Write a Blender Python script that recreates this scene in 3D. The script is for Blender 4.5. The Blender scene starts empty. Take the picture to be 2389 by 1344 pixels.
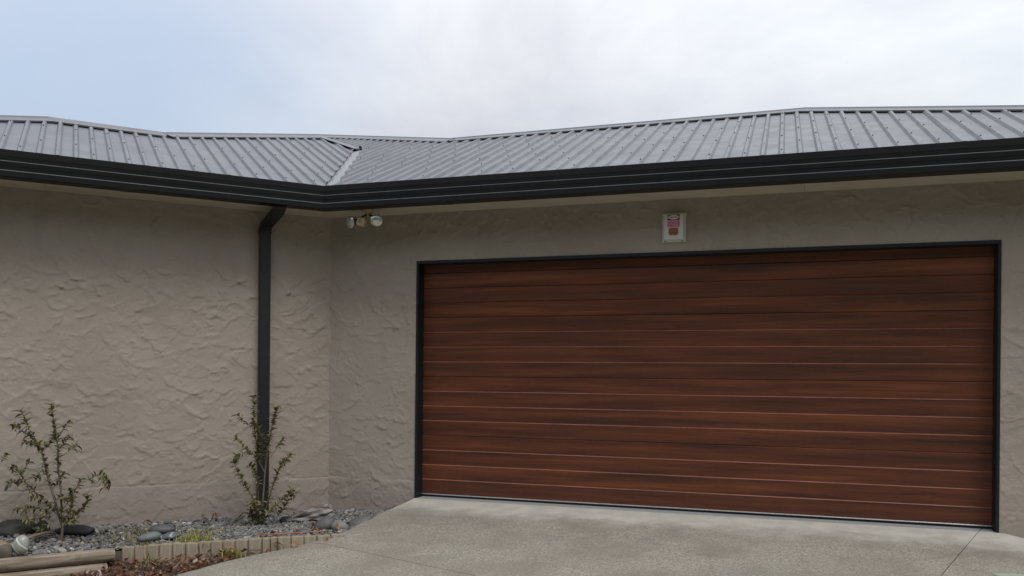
import bpy, bmesh, math, random
import numpy as np
from mathutils import Vector, Matrix
random.seed(7); rng = np.random.default_rng(11)
scn = bpy.context.scene
COL = scn.collection
R = math.radians

# ------------------------------------------------------------------ camera
cam = bpy.data.cameras.new('camera'); co = bpy.data.objects.new('camera', cam); COL.objects.link(co)
cam.sensor_width = 36; cam.lens = 1945.08 / 2389 * 36; cam.shift_y = (874.06 - 672) / 2389
cam.clip_start = .05; cam.clip_end = 2000
rl = 0.0090; c_, s_ = math.cos(rl), math.sin(rl)
co.matrix_world = Matrix(((c_, -s_, 0, 0), (0, 0, -1, 0), (s_, c_, 0, 1.1513), (0, 0, 0, 1)))
scn.camera = co

# ------------------------------------------------------------------ world
SUN = Vector((.30, -.50, .95)).normalized()
wd = bpy.data.worlds.new('World'); scn.world = wd; wd.use_nodes = True
nt = wd.node_tree; N = nt.nodes; L = nt.links
N.clear()
wo = N.new('ShaderNodeOutputWorld'); bg = N.new('ShaderNodeBackground')
sky = N.new('ShaderNodeTexSky'); sky.sky_type = 'NISHITA'; sky.sun_disc = False
sky.sun_elevation = math.asin(SUN.z); sky.sun_rotation = math.atan2(SUN.x, SUN.y)
sky.dust_density = 2.0; sky.ozone_density = 1.2
tc = N.new('ShaderNodeTexCoord')
mp = N.new('ShaderNodeMapping'); mp.inputs['Scale'].default_value = (1.5, 1.5, 3.2); mp.inputs['Rotation'].default_value = (0, R(24), 0); mp.inputs['Location'].default_value = (.15, .0, .55)
n1 = N.new('ShaderNodeTexNoise'); n1.inputs['Scale'].default_value = 1.5; n1.inputs['Detail'].default_value = 5; n1.inputs['Roughness'].default_value = .5; n1.inputs['Distortion'].default_value = .35
L.new(tc.outputs['Generated'], mp.inputs[0]); L.new(mp.outputs[0], n1.inputs[0])
# cloud bank: covers everything but a thin patch to the left
dt = N.new('ShaderNodeVectorMath'); dt.operation = 'DOT_PRODUCT'; dt.inputs[1].default_value = Vector((-.62, .74, .28)).normalized()
L.new(tc.outputs['Generated'], dt.inputs[0])
mr = N.new('ShaderNodeMapRange'); mr.inputs['From Min'].default_value = .82; mr.inputs['From Max'].default_value = 1.0; mr.inputs['To Min'].default_value = 0; mr.inputs['To Max'].default_value = .75
mr.interpolation_type = 'SMOOTHSTEP'
L.new(dt.outputs['Value'], mr.inputs['Value'])
ad = N.new('ShaderNodeMath'); ad.operation = 'SUBTRACT'
m1 = N.new('ShaderNodeMapRange'); m1.inputs['From Min'].default_value = .3; m1.inputs['From Max'].default_value = .62; m1.inputs['To Min'].default_value = .72; m1.inputs['To Max'].default_value = 1.05
L.new(n1.outputs['Fac'], m1.inputs['Value']); L.new(m1.outputs[0], ad.inputs[0]); L.new(mr.outputs[0], ad.inputs[1])
ad.use_clamp = True
cr = N.new('ShaderNodeValToRGB'); cr.color_ramp.elements[0].position = .34; cr.color_ramp.elements[1].position = .66
cr.color_ramp.elements[0].color = (.485, .50, .555, 1); cr.color_ramp.elements[1].color = (.745, .758, .768, 1)
mp2 = N.new('ShaderNodeMapping'); mp2.inputs['Scale'].default_value = (1.1, 1.1, 2.2); mp2.inputs['Rotation'].default_value = (0, R(28), 0); mp2.inputs['Location'].default_value = (1.4, .2, 1.3)
n2 = N.new('ShaderNodeTexNoise'); n2.inputs['Scale'].default_value = 1.5; n2.inputs['Detail'].default_value = 7; n2.inputs['Roughness'].default_value = .56; n2.inputs['Distortion'].default_value = .4
L.new(tc.outputs['Generated'], mp2.inputs[0]); L.new(mp2.outputs[0], n2.inputs[0]); L.new(n2.outputs['Fac'], cr.inputs[0])
sg = N.new('ShaderNodeVectorMath'); sg.operation = 'SCALE'; sg.inputs['Scale'].default_value = .105
L.new(sky.outputs[0], sg.inputs[0])
tint = N.new('ShaderNodeMix'); tint.data_type = 'RGBA'; tint.inputs['Factor'].default_value = .55; tint.inputs['B'].default_value = (.49, .59, .73, 1)
L.new(sg.outputs[0], tint.inputs['A'])
mx = N.new('ShaderNodeMix'); mx.data_type = 'RGBA'
L.new(ad.outputs[0], mx.inputs['Factor']); L.new(tint.outputs['Result'], mx.inputs['A']); L.new(cr.outputs[0], mx.inputs['B'])
sz = N.new('ShaderNodeSeparateXYZ'); L.new(tc.outputs['Generated'], sz.inputs[0])
zc = N.new('ShaderNodeMath'); zc.operation = 'MAXIMUM'; zc.inputs[1].default_value = 0; L.new(sz.outputs[2], zc.inputs[0])
zm = N.new('ShaderNodeMath'); zm.operation = 'MULTIPLY_ADD'; zm.inputs[1].default_value = 1.35; zm.inputs[2].default_value = .80; L.new(zc.outputs[0], zm.inputs[0])
ov_ = N.new('ShaderNodeVectorMath'); ov_.operation = 'SCALE'; L.new(mx.outputs['Result'], ov_.inputs[0]); L.new(zm.outputs[0], ov_.inputs['Scale'])
L.new(ov_.outputs[0], bg.inputs['Color']); bg.inputs['Strength'].default_value = 1.0
L.new(bg.outputs[0], wo.inputs[0])

sl = bpy.data.lights.new('sun', 'SUN'); sl.energy = 1.5; sl.angle = R(24); sl.color = (1, .965, .91)
so = bpy.data.objects.new('sun', sl); COL.objects.link(so); so.location = (3, -4, 9)
so.rotation_euler = (-SUN).to_track_quat('-Z', 'Y').to_euler()
vs = scn.view_settings; vs.view_transform = 'Standard'; vs.look = 'None'; vs.exposure = 0.16; vs.gamma = 1

# ------------------------------------------------------------------ frames
AR, AL = .31359, .48657
C = np.array([-1.7568, 8.0302]); G = np.array([-1.70983, 7.48830])
dR = np.array([math.cos(AR), -math.sin(AR)]); nR = np.array([-math.sin(AR), -math.cos(AR)])
dL = np.array([-math.cos(AL), -math.sin(AL)]); nL = np.array([math.sin(AL), -math.cos(AL)])
ZS, ZGB, ZGT, OV = 2.6404, 2.6246, 2.8374, .501
HALF = (AR + AL) / 2
def PR(s, d, z): q = C + s * dR + d * nR; return (q[0], q[1], z)
def PL(s, d, z): q = C + s * dL + d * nL; return (q[0], q[1], z)
def to_sd(x, y): q = np.array([x, y]) - C; return q @ dR, q @ nR

# ------------------------------------------------------------------ materials
def newmat(name):
    m = bpy.data.materials.new(name); m.use_nodes = True
    t = m.node_tree; b = t.nodes['Principled BSDF']
    return m, t, b
def nd(t, typ, **kw):
    n = t.nodes.new(typ)
    for k, v in kw.items():
        if k[0] == '_': n.inputs[k[1:].replace('_', ' ')].default_value = v
        else: setattr(n, k, v)
    return n
def lk(t, a, b): t.links.new(a, b)
def ramp(t, src, stops):
    r = t.nodes.new('ShaderNodeValToRGB'); e = r.color_ramp.elements
    while len(e) < len(stops): e.new(.5)
    for i, (p, c) in enumerate(stops):
        e[i].position = p; e[i].color = (*c, 1) if len(c) == 3 else c
    lk(t, src, r.inputs[0]); return r.outputs[0]
def noise(t, vec, scale, detail=4, rough=.5, dist=0):
    n = nd(t, 'ShaderNodeTexNoise'); n.inputs['Scale'].default_value = scale; n.inputs['Detail'].default_value = detail
    n.inputs['Roughness'].default_value = rough; n.inputs['Distortion'].default_value = dist
    if vec is not None: lk(t, vec, n.inputs[0])
    return n.outputs['Fac']
def mix(t, fac, a, b, mode='MIX'):
    m = t.nodes.new('ShaderNodeMix'); m.data_type = 'RGBA'; m.blend_type = mode
    for k, v in (('Factor', fac), ('A', a), ('B', b)):
        if isinstance(v, (int, float)): m.inputs[k].default_value = v
        elif isinstance(v, tuple): m.inputs[k].default_value = (*v, 1) if len(v) == 3 else v
        else: lk(t, v, m.inputs[k])
    return m.outputs['Result']
def mth(t, op, a, b=0., clamp=False):
    m = t.nodes.new('ShaderNodeMath'); m.operation = op; m.use_clamp = clamp
    for i, v in enumerate((a, b)):
        if isinstance(v, (int, float)): m.inputs[i].default_value = v
        else: lk(t, v, m.inputs[i])
    return m.outputs[0]
def mrange(t, v, a, b, c=0., d=1.):
    m = t.nodes.new('ShaderNodeMapRange'); m.interpolation_type = 'SMOOTHSTEP'
    for k, x in zip(('From Min', 'From Max', 'To Min', 'To Max'), (a, b, c, d)): m.inputs[k].default_value = x
    lk(t, v, m.inputs['Value']); return m.outputs[0]
def bump(t, b, h, strength, dist):
    n = t.nodes.new('ShaderNodeBump'); n.inputs['Strength'].default_value = strength; n.inputs['Distance'].default_value = dist
    lk(t, h, n.inputs['Height']); lk(t, n.outputs[0], b.inputs['Normal'])
def pos(t): return t.nodes.new('ShaderNodeNewGeometry').outputs['Position']
def objc(t): return t.nodes.new('ShaderNodeTexCoord').outputs['Object']
def mapv(t, v, scale=(1, 1, 1), rot=(0, 0, 0), loc=(0, 0, 0)):
    m = t.nodes.new('ShaderNodeMapping'); m.inputs['Scale'].default_value = scale; m.inputs['Rotation'].default_value = rot; m.inputs['Location'].default_value = loc
    lk(t, v, m.inputs[0]); return m.outputs[0]
def dot(t, v, d):
    m = t.nodes.new('ShaderNodeVectorMath'); m.operation = 'DOT_PRODUCT'; m.inputs[1].default_value = d
    lk(t, v, m.inputs[0]); return m.outputs['Value']
def island(t): return t.nodes.new('ShaderNodeNewGeometry').outputs['Random Per Island']
def orand(t): return t.nodes.new('ShaderNodeObjectInfo').outputs['Random']
def sep(t, v):
    m = t.nodes.new('ShaderNodeSeparateXYZ'); lk(t, v, m.inputs[0]); return m.outputs

def simple(name, col, rough=.6, metal=0., var=.12, scale=14., bmp=0., spec=.5):
    m, t, b = newmat(name)
    f = noise(t, objc(t), scale, 5, .6)
    d = tuple(c * (1 - var) for c in col); u = tuple(min(1, c * (1 + var)) for c in col)
    lk(t, ramp(t, f, [(.3, d), (.7, u)]), b.inputs['Base Color'])
    b.inputs['Roughness'].default_value = rough; b.inputs['Metallic'].default_value = metal
    b.inputs['Specular IOR Level'].default_value = spec
    if bmp: bump(t, b, noise(t, objc(t), scale * 6, 4), bmp, .004)
    return m

MAT = {}
# stucco
m, t, b = newmat('stucco'); P = pos(t)
big = noise(t, P, 1.3, 4, .55); mid = noise(t, P, 9, 5, .6); fine = noise(t, P, 170, 3, .7)
col = mix(t, mrange(t, big, .3, .7), (.300, .258, .219), (.336, .292, .251))
col = mix(t, mrange(t, mid, .35, .75, 0, .35), col, (.36, .315, .276))
Z = sep(t, P)[2]
# damp grime just above the ground, ragged
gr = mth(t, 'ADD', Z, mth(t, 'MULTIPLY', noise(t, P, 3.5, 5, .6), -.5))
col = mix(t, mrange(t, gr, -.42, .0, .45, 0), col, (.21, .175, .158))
col = mix(t, mrange(t, noise(t, mapv(t, P, (1, 1, .25)), 5, 4), .58, .75, 0, .22), col, (.205, .18, .152))
lk(t, col, b.inputs['Base Color']); b.inputs['Roughness'].default_value = .82; b.inputs['Specular IOR Level'].default_value = .3
bump(t, b, mth(t, 'ADD', fine, mth(t, 'MULTIPLY', noise(t, P, 45, 4, .6), 1.6)), .55, .0035)
MAT['stucco'] = m
# roof steel
m, t, b = newmat('roof_steel'); P = pos(t)
f = noise(t, P, 2.2, 5, .6)
col = mix(t, mrange(t, f, .3, .7), (.118, .123, .138), (.140, .145, .160))
col = mix(t, mrange(t, noise(t, mapv(t, P, (9, 9, 3)), 6, 4), .5, .8, 0, .3), col, (.165, .167, .172))
col = mix(t, mth(t, 'MULTIPLY', orand(t), .35), col, (.122, .128, .148))
lk(t, col, b.inputs['Base Color']); lk(t, mrange(t, noise(t, P, 5, 4), .3, .7, .40, .52), b.inputs['Roughness'])
b.inputs['Metallic'].default_value = .0; b.inputs['Specular IOR Level'].default_value = .55
MAT['roof'] = m
MAT['fascia'] = simple('fascia_charcoal', (.0095, .0096, .0105), .28, 0, .12, 6, 0, .17)
MAT['charcoal'] = simple('charcoal_paint', (.014, .0152, .0175), .42, 0, .15, 8, 0, .35)
MAT['frame'] = simple('frame_charcoal', (.010, .0125, .015), .45, 0, .2, 12, 0, .3)
MAT['soffit'] = simple('soffit_paint', (.50, .455, .37), .75, 0, .06, 3)
MAT['screw'] = simple('screw_dark', (.03, .03, .033), .5)
MAT['valley'] = simple('valley_steel', (.20, .21, .23), .42, .0, .12, 5)
MAT['dark'] = simple('dark_void', (.012, .012, .013), .9)
MAT['alu'] = simple('aluminium', (.66, .66, .67), .32, .85, .08, 9)
MAT['rubber'] = simple('black_rubber', (.006, .006, .006), .7)
MAT['white'] = simple('white_casing', (.60, .61, .60), .5, 0, .07, 22)
MAT['cream'] = simple('cream_plastic', (.50, .40, .24), .55, 0, .14, 30)
MAT['lampbody'] = simple('lamp_body', (.05, .045, .04), .5)
m, t, b = newmat('lamp_lens')
g = noise(t, mapv(t, objc(t), (8, 8, 30)), 3, 3); lk(t, ramp(t, g, [(.35, (.50, .51, .49)), (.65, (.78, .78, .76))]), b.inputs['Base Color'])
b.inputs['Roughness'].default_value = .16; b.inputs['Metallic'].default_value = .55; b.inputs['Coat Weight'].default_value = .6
MAT['lens'] = m
MAT['pink'] = simple('pink_print', (.52, .13, .27), .5, 0, .15, 60)
MAT['ink'] = simple('black_print', (.012, .012, .016), .5)
MAT['paper'] = simple('white_print', (.72, .70, .71), .5, 0, .05, 40)
MAT['palepink'] = simple('pale_pink_print', (.74, .48, .56), .5, 0, .1, 60)
MAT['amber'] = simple('amber_lens', (.30, .10, .035), .3, 0, .3, 50)
MAT['pipegrey'] = simple('grey_plastic', (.26, .28, .29), .5)
# wood-look door
m, t, b = newmat('wood_door')
tcn = objc(t); cmb = nd(t, 'ShaderNodeCombineXYZ'); rr = orand(t)
lk(t, mth(t, 'MULTIPLY', rr, 37.), cmb.inputs[0]); lk(t, mth(t, 'MULTIPLY', rr, 11.), cmb.inputs[2])
av = nd(t, 'ShaderNodeVectorMath', operation='ADD'); lk(t, tcn, av.inputs[0]); lk(t, cmb.outputs[0], av.inputs[1]); V = av.outputs[0]
bl = noise(t, mapv(t, V, (.62, 1, 13)), 1.0, 5, .6, .1)
st = noise(t, mapv(t, V, (1.3, 1, 75)), 1.3, 6, .65, .1)
gn = noise(t, mapv(t, V, (7, 1, 260)), 2.0, 3, .6)
col = ramp(t, bl, [(.30, (.037, .0190, .0150)), (.43, (.084, .0295, .0180)), (.56, (.134, .0420, .0215)), (.70, (.188, .064, .0275))])
col = mix(t, mrange(t, st, .46, .66, 0, .5), col, (.038, .0185, .0150))
col = mix(t, mrange(t, gn, .48, .68, 0, .4), col, (.17, .064, .032))
col = mix(t, mrange(t, rr, .0, 1., .0, .45), col, mix(t, .5, col, (.05, .022, .018)))
lk(t, col, b.inputs['Base Color']); b.inputs['Roughness'].default_value = .40; b.inputs['Specular IOR Level'].default_value = .24
bump(t, b, gn, .18, .001)
MAT['wood'] = m
# concrete drive: sd coordinates from the wall frame
MAT['edge_glint'] = simple('board_edge_glint', (.215, .082, .056), .36, 0, .35, 3)  # paler colour paints the skylight glint along the board edges
def concrete(name, apron=True):
    m, t, b = newmat(name); P = pos(t)
    D = mth(t, 'ADD', dot(t, P, (nR[0], nR[1], 0)), float(-(C @ nR)))
    vo = nd(t, 'ShaderNodeTexVoronoi'); vo.inputs['Scale'].default_value = 135; vo.inputs['Randomness'].default_value = 1; lk(t, P, vo.inputs[0])
    ag = ramp(t, sep(t, vo.outputs['Color'])[0], [(.0, (.10, .090, .075)), (.3, (.215, .198, .168)), (.62, (.31, .29, .25)), (1., (.47, .445, .40))])
    fn = noise(t, P, 75, 4, .7)
    col = mix(t, .6, ag, ramp(t, fn, [(.34, (.162, .146, .118)), (.64, (.400, .366, .305))]))
    wm = noise(t, P, 62, 3, .6, .8)
    col = mix(t, mrange(t, wm, .36, .5, .55, 0), col, (.145, .128, .102))
    col = mix(t, mrange(t, wm, .52, .68, 0, .55), col, (.44, .412, .36))
    bl = noise(t, P, 1.7, 5, .6, .4)
    col = mix(t, mrange(t, bl, .40, .64, .0, .62), col, (.195, .175, .142))
    col = mix(t, mrange(t, noise(t, P, 4.5, 5, .65), .52, .72, 0, .4), col, (.19, .175, .155))
    col = mix(t, mrange(t, noise(t, mapv(t, P, (.8, .8, .8), (0, 0, .3), (3, 1, 0)), .9, 4, .6), .50, .66, 0, .30), col, (.15, .138, .12))
    col = mix(t, mrange(t, noise(t, P, 11, 3, .5), .70, .78, 0, .35), col, (.12, .11, .10))
    if apron:
        dd = mth(t, 'ADD', D, mth(t, 'MULTIPLY', noise(t, P, 3.0, 6, .65), -.55))
        sm = mix(t, mrange(t, noise(t, P, 6, 5, .6), .35, .7), (.385, .365, .320), (.46, .44, .395))
        sm = mix(t, mrange(t, fn, .45, .75, 0, .3), sm, (.36, .335, .29))
        fa = mrange(t, dd, -.06, .38, .9, 0)
        col = mix(t, fa, col, sm)
        # rough grey mortar strip against the door
        d2 = mth(t, 'ADD', D, mth(t, 'MULTIPLY', noise(t, P, 22, 4, .7), -.06))
        col = mix(t, mrange(t, d2, -.02, .0, .8, 0), col, (.20, .215, .225))
    lk(t, col, b.inputs['Base Color']); b.inputs['Roughness'].default_value = .88; b.inputs['Specular IOR Level'].default_value = .3
    hh = mth(t, 'ADD', mth(t, 'ADD', vo.outputs['Distance'], mth(t, 'MULTIPLY', fn, .8)), mth(t, 'MULTIPLY', wm, 1.5))
    if apron: hh = mth(t, 'MULTIPLY', hh, mth(t, 'SUBTRACT', 1.15, fa))
    bump(t, b, hh, .7, .006)
    return m
MAT['concrete'] = concrete('concrete')
MAT['soil'] = simple('soil', (.055, .045, .036), .95, 0, .4, 25, .6)
MAT['earth'] = simple('lawn_earth', (.045, .055, .024), .95, 0, .35, 3, .5)
def stones(name, stops, rough=.75, src='island'):
    m, t, b = newmat(name)
    f = island(t) if src == 'island' else orand(t)
    col = ramp(t, f, stops)
    col = mix(t, mrange(t, noise(t, pos(t), 60, 5, .65), .35, .7, 0, .5), col, (.12, .12, .118))
    lk(t, col, b.inputs['Base Color']); b.inputs['Roughness'].default_value = rough
    bump(t, b, noise(t, pos(t), 150, 4), .3, .003)
    return m
MAT['gravel'] = stones('gravel_stone', [(0, (.060, .060, .062)), (.3, (.122, .124, .126)), (.55, (.175, .177, .174)), (.75, (.150, .147, .132)), (.86, (.22, .18, .13)), (.97, (.31, .30, .28)), (1, (.5, .49, .47))])
def rock(name, a, bcol, scale=9, vein=None, rough=.7):
    m, t, b = newmat(name); V = objc(t)
    col = mix(t, mrange(t, noise(t, V, scale, 6, .65), .32, .7), a, bcol)
    col = mix(t, mrange(t, noise(t, V, scale * 9, 4, .7), .5, .75, 0, .5), col, tuple(c * .6 for c in a))
    if vein:
        w = nd(t, 'ShaderNodeTexWave'); w.inputs['Scale'].default_value = vein[1]; w.inputs['Distortion'].default_value = 5.; w.inputs['Detail'].default_value = 3; w.inputs['Detail Scale'].default_value = 1.2
        lk(t, mapv(t, V, (1, .6, 1), (0.4, .7, .5)), w.inputs[0])
        col = mix(t, mrange(t, w.outputs['Fac'], .93, .99), col, vein[0])
    lk(t, col, b.inputs['Base Color']); b.inputs['Roughness'].default_value = rough
    bump(t, b, noise(t, V, scale * 12, 5, .65), .25, .004)
    return m
# timber
def timber(name, a, bcol, axis=0, alg=.4):
    m, t, b = newmat(name); V = objc(t)
    sc = [26, 26, 26]; sc[axis] = 1.6
    f = noise(t, mapv(t, V, tuple(sc)), 1.6, 5, .65, .3)
    r2 = orand(t)
    col = mix(t, mrange(t, f, .32, .68), a, bcol)
    col = mix(t, mth(t, 'MULTIPLY', r2, .3), col, tuple(c * .72 for c in a))
    col = mix(t, mrange(t, noise(t, pos(t), 9, 5, .7), .52, .72, 0, alg), col, (.10, .095, .055))
    sc2 = [60, 60, 60]; sc2[axis] = 2.0
    col = mix(t, mrange(t, noise(t, mapv(t, V, tuple(sc2)), 2, 3, .5), .64, .72, 0, .7), col, (.06, .048, .038))
    lk(t, col, b.inputs['Base Color']); b.inputs['Roughness'].default_value = .85
    bump(t, b, f, .5, .004)
    return m
MAT['post'] = timber('edging_timber', (.21, .17, .12), (.315, .27, .2), 2, .5)
MAT['log'] = timber('log_timber', (.15, .112, .080), (.37, .31, .25), 0, .6)
MAT['drift'] = timber('driftwood_grey', (.035, .030, .028), (.34, .32, .30), 0, .1)
MAT['stick'] = timber('stick_bark', (.13, .085, .06), (.24, .18, .14), 0, .2)
MAT['bark'] = simple('shrub_bark', (.125, .10, .075), .85, 0, .35, 40, .5)
def leafmat(name, stops, src, rough=.5, trans=.28):
    m, t, b = newmat(name)
    f = orand(t) if src == 'obj' else island(t)
    col = ramp(t, f, stops)
    lk(t, col, b.inputs['Base Color']); b.inputs['Roughness'].default_value = rough
    b.inputs['Subsurface Weight'].default_value = 0
    tr = nd(t, 'ShaderNodeBsdfTranslucent'); lk(t, col, tr.inputs[0])
    ms = nd(t, 'ShaderNodeMixShader'); ms.inputs[0].default_value = trans
    lk(t, b.outputs[0], ms.inputs[1]); lk(t, tr.outputs[0], ms.inputs[2])
    lk(t, ms.outputs[0], t.nodes['Material Output'].inputs[0])
    return m
MAT['leaf'] = leafmat('shrub_leaf', [(0, (.045, .050, .023)), (.35, (.095, .100, .040)), (.7, (.175, .165, .060)), (.92, (.27, .235, .085)), (1, (.33, .19, .09))], 'obj')
MAT['leafmass'] = leafmat('shrub_leaf_mass', [(0, (.045, .050, .023)), (.35, (.095, .100, .040)), (.7, (.175, .165, .060)), (.92, (.27, .235, .085)), (1, (.33, .19, .09))], 'island')
MAT['deadleaf'] = leafmat('dead_leaf', [(0, (.045, .022, .014)), (.35, (.12, .05, .026)), (.7, (.21, .085, .042)), (.9, (.30, .17, .10)), (1, (.42, .36, .30))], 'island', .6)
MAT['orangeleaf'] = leafmat('orange_leaf', [(0, (.10, .035, .018)), (.5, (.30, .10, .04)), (1, (.38, .17, .08))], 'obj', .6)
MAT['weed'] = leafmat('weed_blade', [(0, (.10, .12, .025)), (.5, (.25, .24, .04)), (.85, (.36, .33, .07)), (1, (.28, .19, .06))], 'island', .6, .25)
MAT['dryweed'] = leafmat('dry_weed_blade', [(0, (.07, .07, .022)), (.5, (.19, .17, .05)), (1, (.27, .20, .09))], 'island', .6, .2)

# ------------------------------------------------------------------ helpers
def Wm(o):
    return (Wm(o.parent) @ o.matrix_parent_inverse @ o.matrix_basis) if o.parent else o.matrix_basis.copy()
def link(name, data, parent=None, M=None):
    o = bpy.data.objects.new(name, data); COL.objects.link(o)
    if M is not None: o.matrix_basis = M
    if parent is not None:
        o.parent = parent; o.matrix_parent_inverse = Wm(parent).inverted()
    return o
def tag(o, label, cat=None, group=None, kind=None):
    if label: o['label'] = label
    if cat: o['category'] = cat
    if group: o['group'] = group
    if kind: o['kind'] = kind
    return o
def thing(name, loc, label, cat, group=None, rz=0):
    o = link(name, None, None, Matrix.Translation(loc) @ Matrix.Rotation(rz, 4, 'Z')); o.empty_display_size = .1
    return tag(o, label, cat, group)
def medata(name, v, f, mat, smooth=False, bevel=0, seg=1, angle=None):
    me = bpy.data.meshes.new(name)
    if isinstance(v, np.ndarray): v = v.tolist()
    me.from_pydata(v, [], f if isinstance(f, list) else f.tolist()); me.update()
    bm = bmesh.new(); bm.from_mesh(me)
    if bevel:
        bmesh.ops.bevel(bm, geom=[e for e in bm.edges if len(e.link_faces) == 2 and e.calc_face_angle(0) > .5], offset=bevel, segments=seg, affect='EDGES', clamp_overlap=True)
    if len(bm.faces) < 4000: bmesh.ops.recalc_face_normals(bm, faces=bm.faces)
    bm.to_mesh(me); bm.free()
    if smooth: me.polygons.foreach_set('use_smooth', [True] * len(me.polygons))
    if angle: me.set_sharp_from_angle(angle=angle)
    me.materials.append(MAT[mat] if isinstance(mat, str) else mat)
    return me
class B:
    def __init__(s): s.v = []; s.f = []
    def add(s, v, f):
        k = len(s.v); s.v += [tuple(p) for p in v]; s.f += [tuple(i + k for i in q) for q in f]; return s
    def box(s, x0, x1, y0, y1, z0, z1):
        return s.add([(x, y, z) for x in (x0, x1) for y in (y0, y1) for z in (z0, z1)], [(0, 1, 3, 2), (4, 6, 7, 5), (0, 4, 5, 1), (2, 3, 7, 6), (0, 2, 6, 4), (1, 5, 7, 3)])
    def prism(s, rings, cap=True, closed=True):
        n = len(rings[0]); v = [p for r in rings for p in r]; f = []
        for i in range(len(rings) - 1):
            for j in range(n if closed else n - 1):
                f.append((i * n + j, i * n + (j + 1) % n, (i + 1) * n + (j + 1) % n, (i + 1) * n + j))
        if cap: f += [tuple(range(n))[::-1], tuple(range((len(rings) - 1) * n, len(rings) * n))]
        return s.add(v, f)
    def tube(s, pts, rad, n=8, cap=True):
        pts = [Vector(p) for p in pts]; rings = []; up = None
        for i, p in enumerate(pts):
            d = (pts[min(i + 1, len(pts) - 1)] - pts[max(i - 1, 0)]).normalized()
            if up is None: up = Vector((0, 0, 1)) if abs(d.z) < .9 else Vector((1, 0, 0))
            a = d.cross(up).normalized(); up = a.cross(d).normalized()
            r = rad[i] if isinstance(rad, (list, tuple)) else rad
            rings.append([p + a * r * math.cos(q) + up * r * math.sin(q) for q in (2 * math.pi * k / n for k in range(n))])
        return s.prism(rings, cap)
    def lathe(s, prof, axis, org, n=20):
        axis = Vector(axis).normalized(); org = Vector(org)
        a = axis.orthogonal().normalized(); b = axis.cross(a)
        rings = [[org + axis * h + a * r * math.cos(q) + b * r * math.sin(q) for q in (2 * math.pi * k / n for k in range(n))] for r, h in prof]
        return s.prism(rings)
    def obj(s, name, mat, parent=None, M=None, smooth=False, bevel=0, seg=1, angle=None):
        if M is None:      # world coordinates: put the origin at the middle
            a = np.array(s.v); c = (a.min(0) + a.max(0)) / 2
            return link(name, medata(name, a - c, s.f, mat, smooth, bevel, seg, angle), parent, Matrix.Translation(c))
        return link(name, medata(name, s.v, s.f, mat, smooth, bevel, seg, angle), parent, M)
MR = Matrix.Translation((C[0], C[1], 0)) @ Matrix.Rotation(-AR, 4, 'Z')   # x = s, y = -d
ML = Matrix.Translation((C[0], C[1], 0)) @ Matrix.Rotation(AL, 4, 'Z')    # x = -s, y = -d

def vnoise(shape, cell, seed):
    r = np.random.default_rng(seed); h, w = shape
    gh, gw = int(h / cell) + 3, int(w / cell) + 3; g = r.random((gh, gw))
    y = np.arange(h) / cell; x = np.arange(w) / cell; yi = y.astype(int); xi = x.astype(int)
    fy = (y - yi); fx = (x - xi); fy = (fy * fy * (3 - 2 * fy))[:, None]; fx = (fx * fx * (3 - 2 * fx))[None]
    a = g[yi][:, xi]; b_ = g[yi][:, xi + 1]; c = g[yi + 1][:, xi]; d = g[yi + 1][:, xi + 1]
    return (a * (1 - fx) + b_ * fx) * (1 - fy) + (c * (1 - fx) + d * fx) * fy - .5

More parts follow.
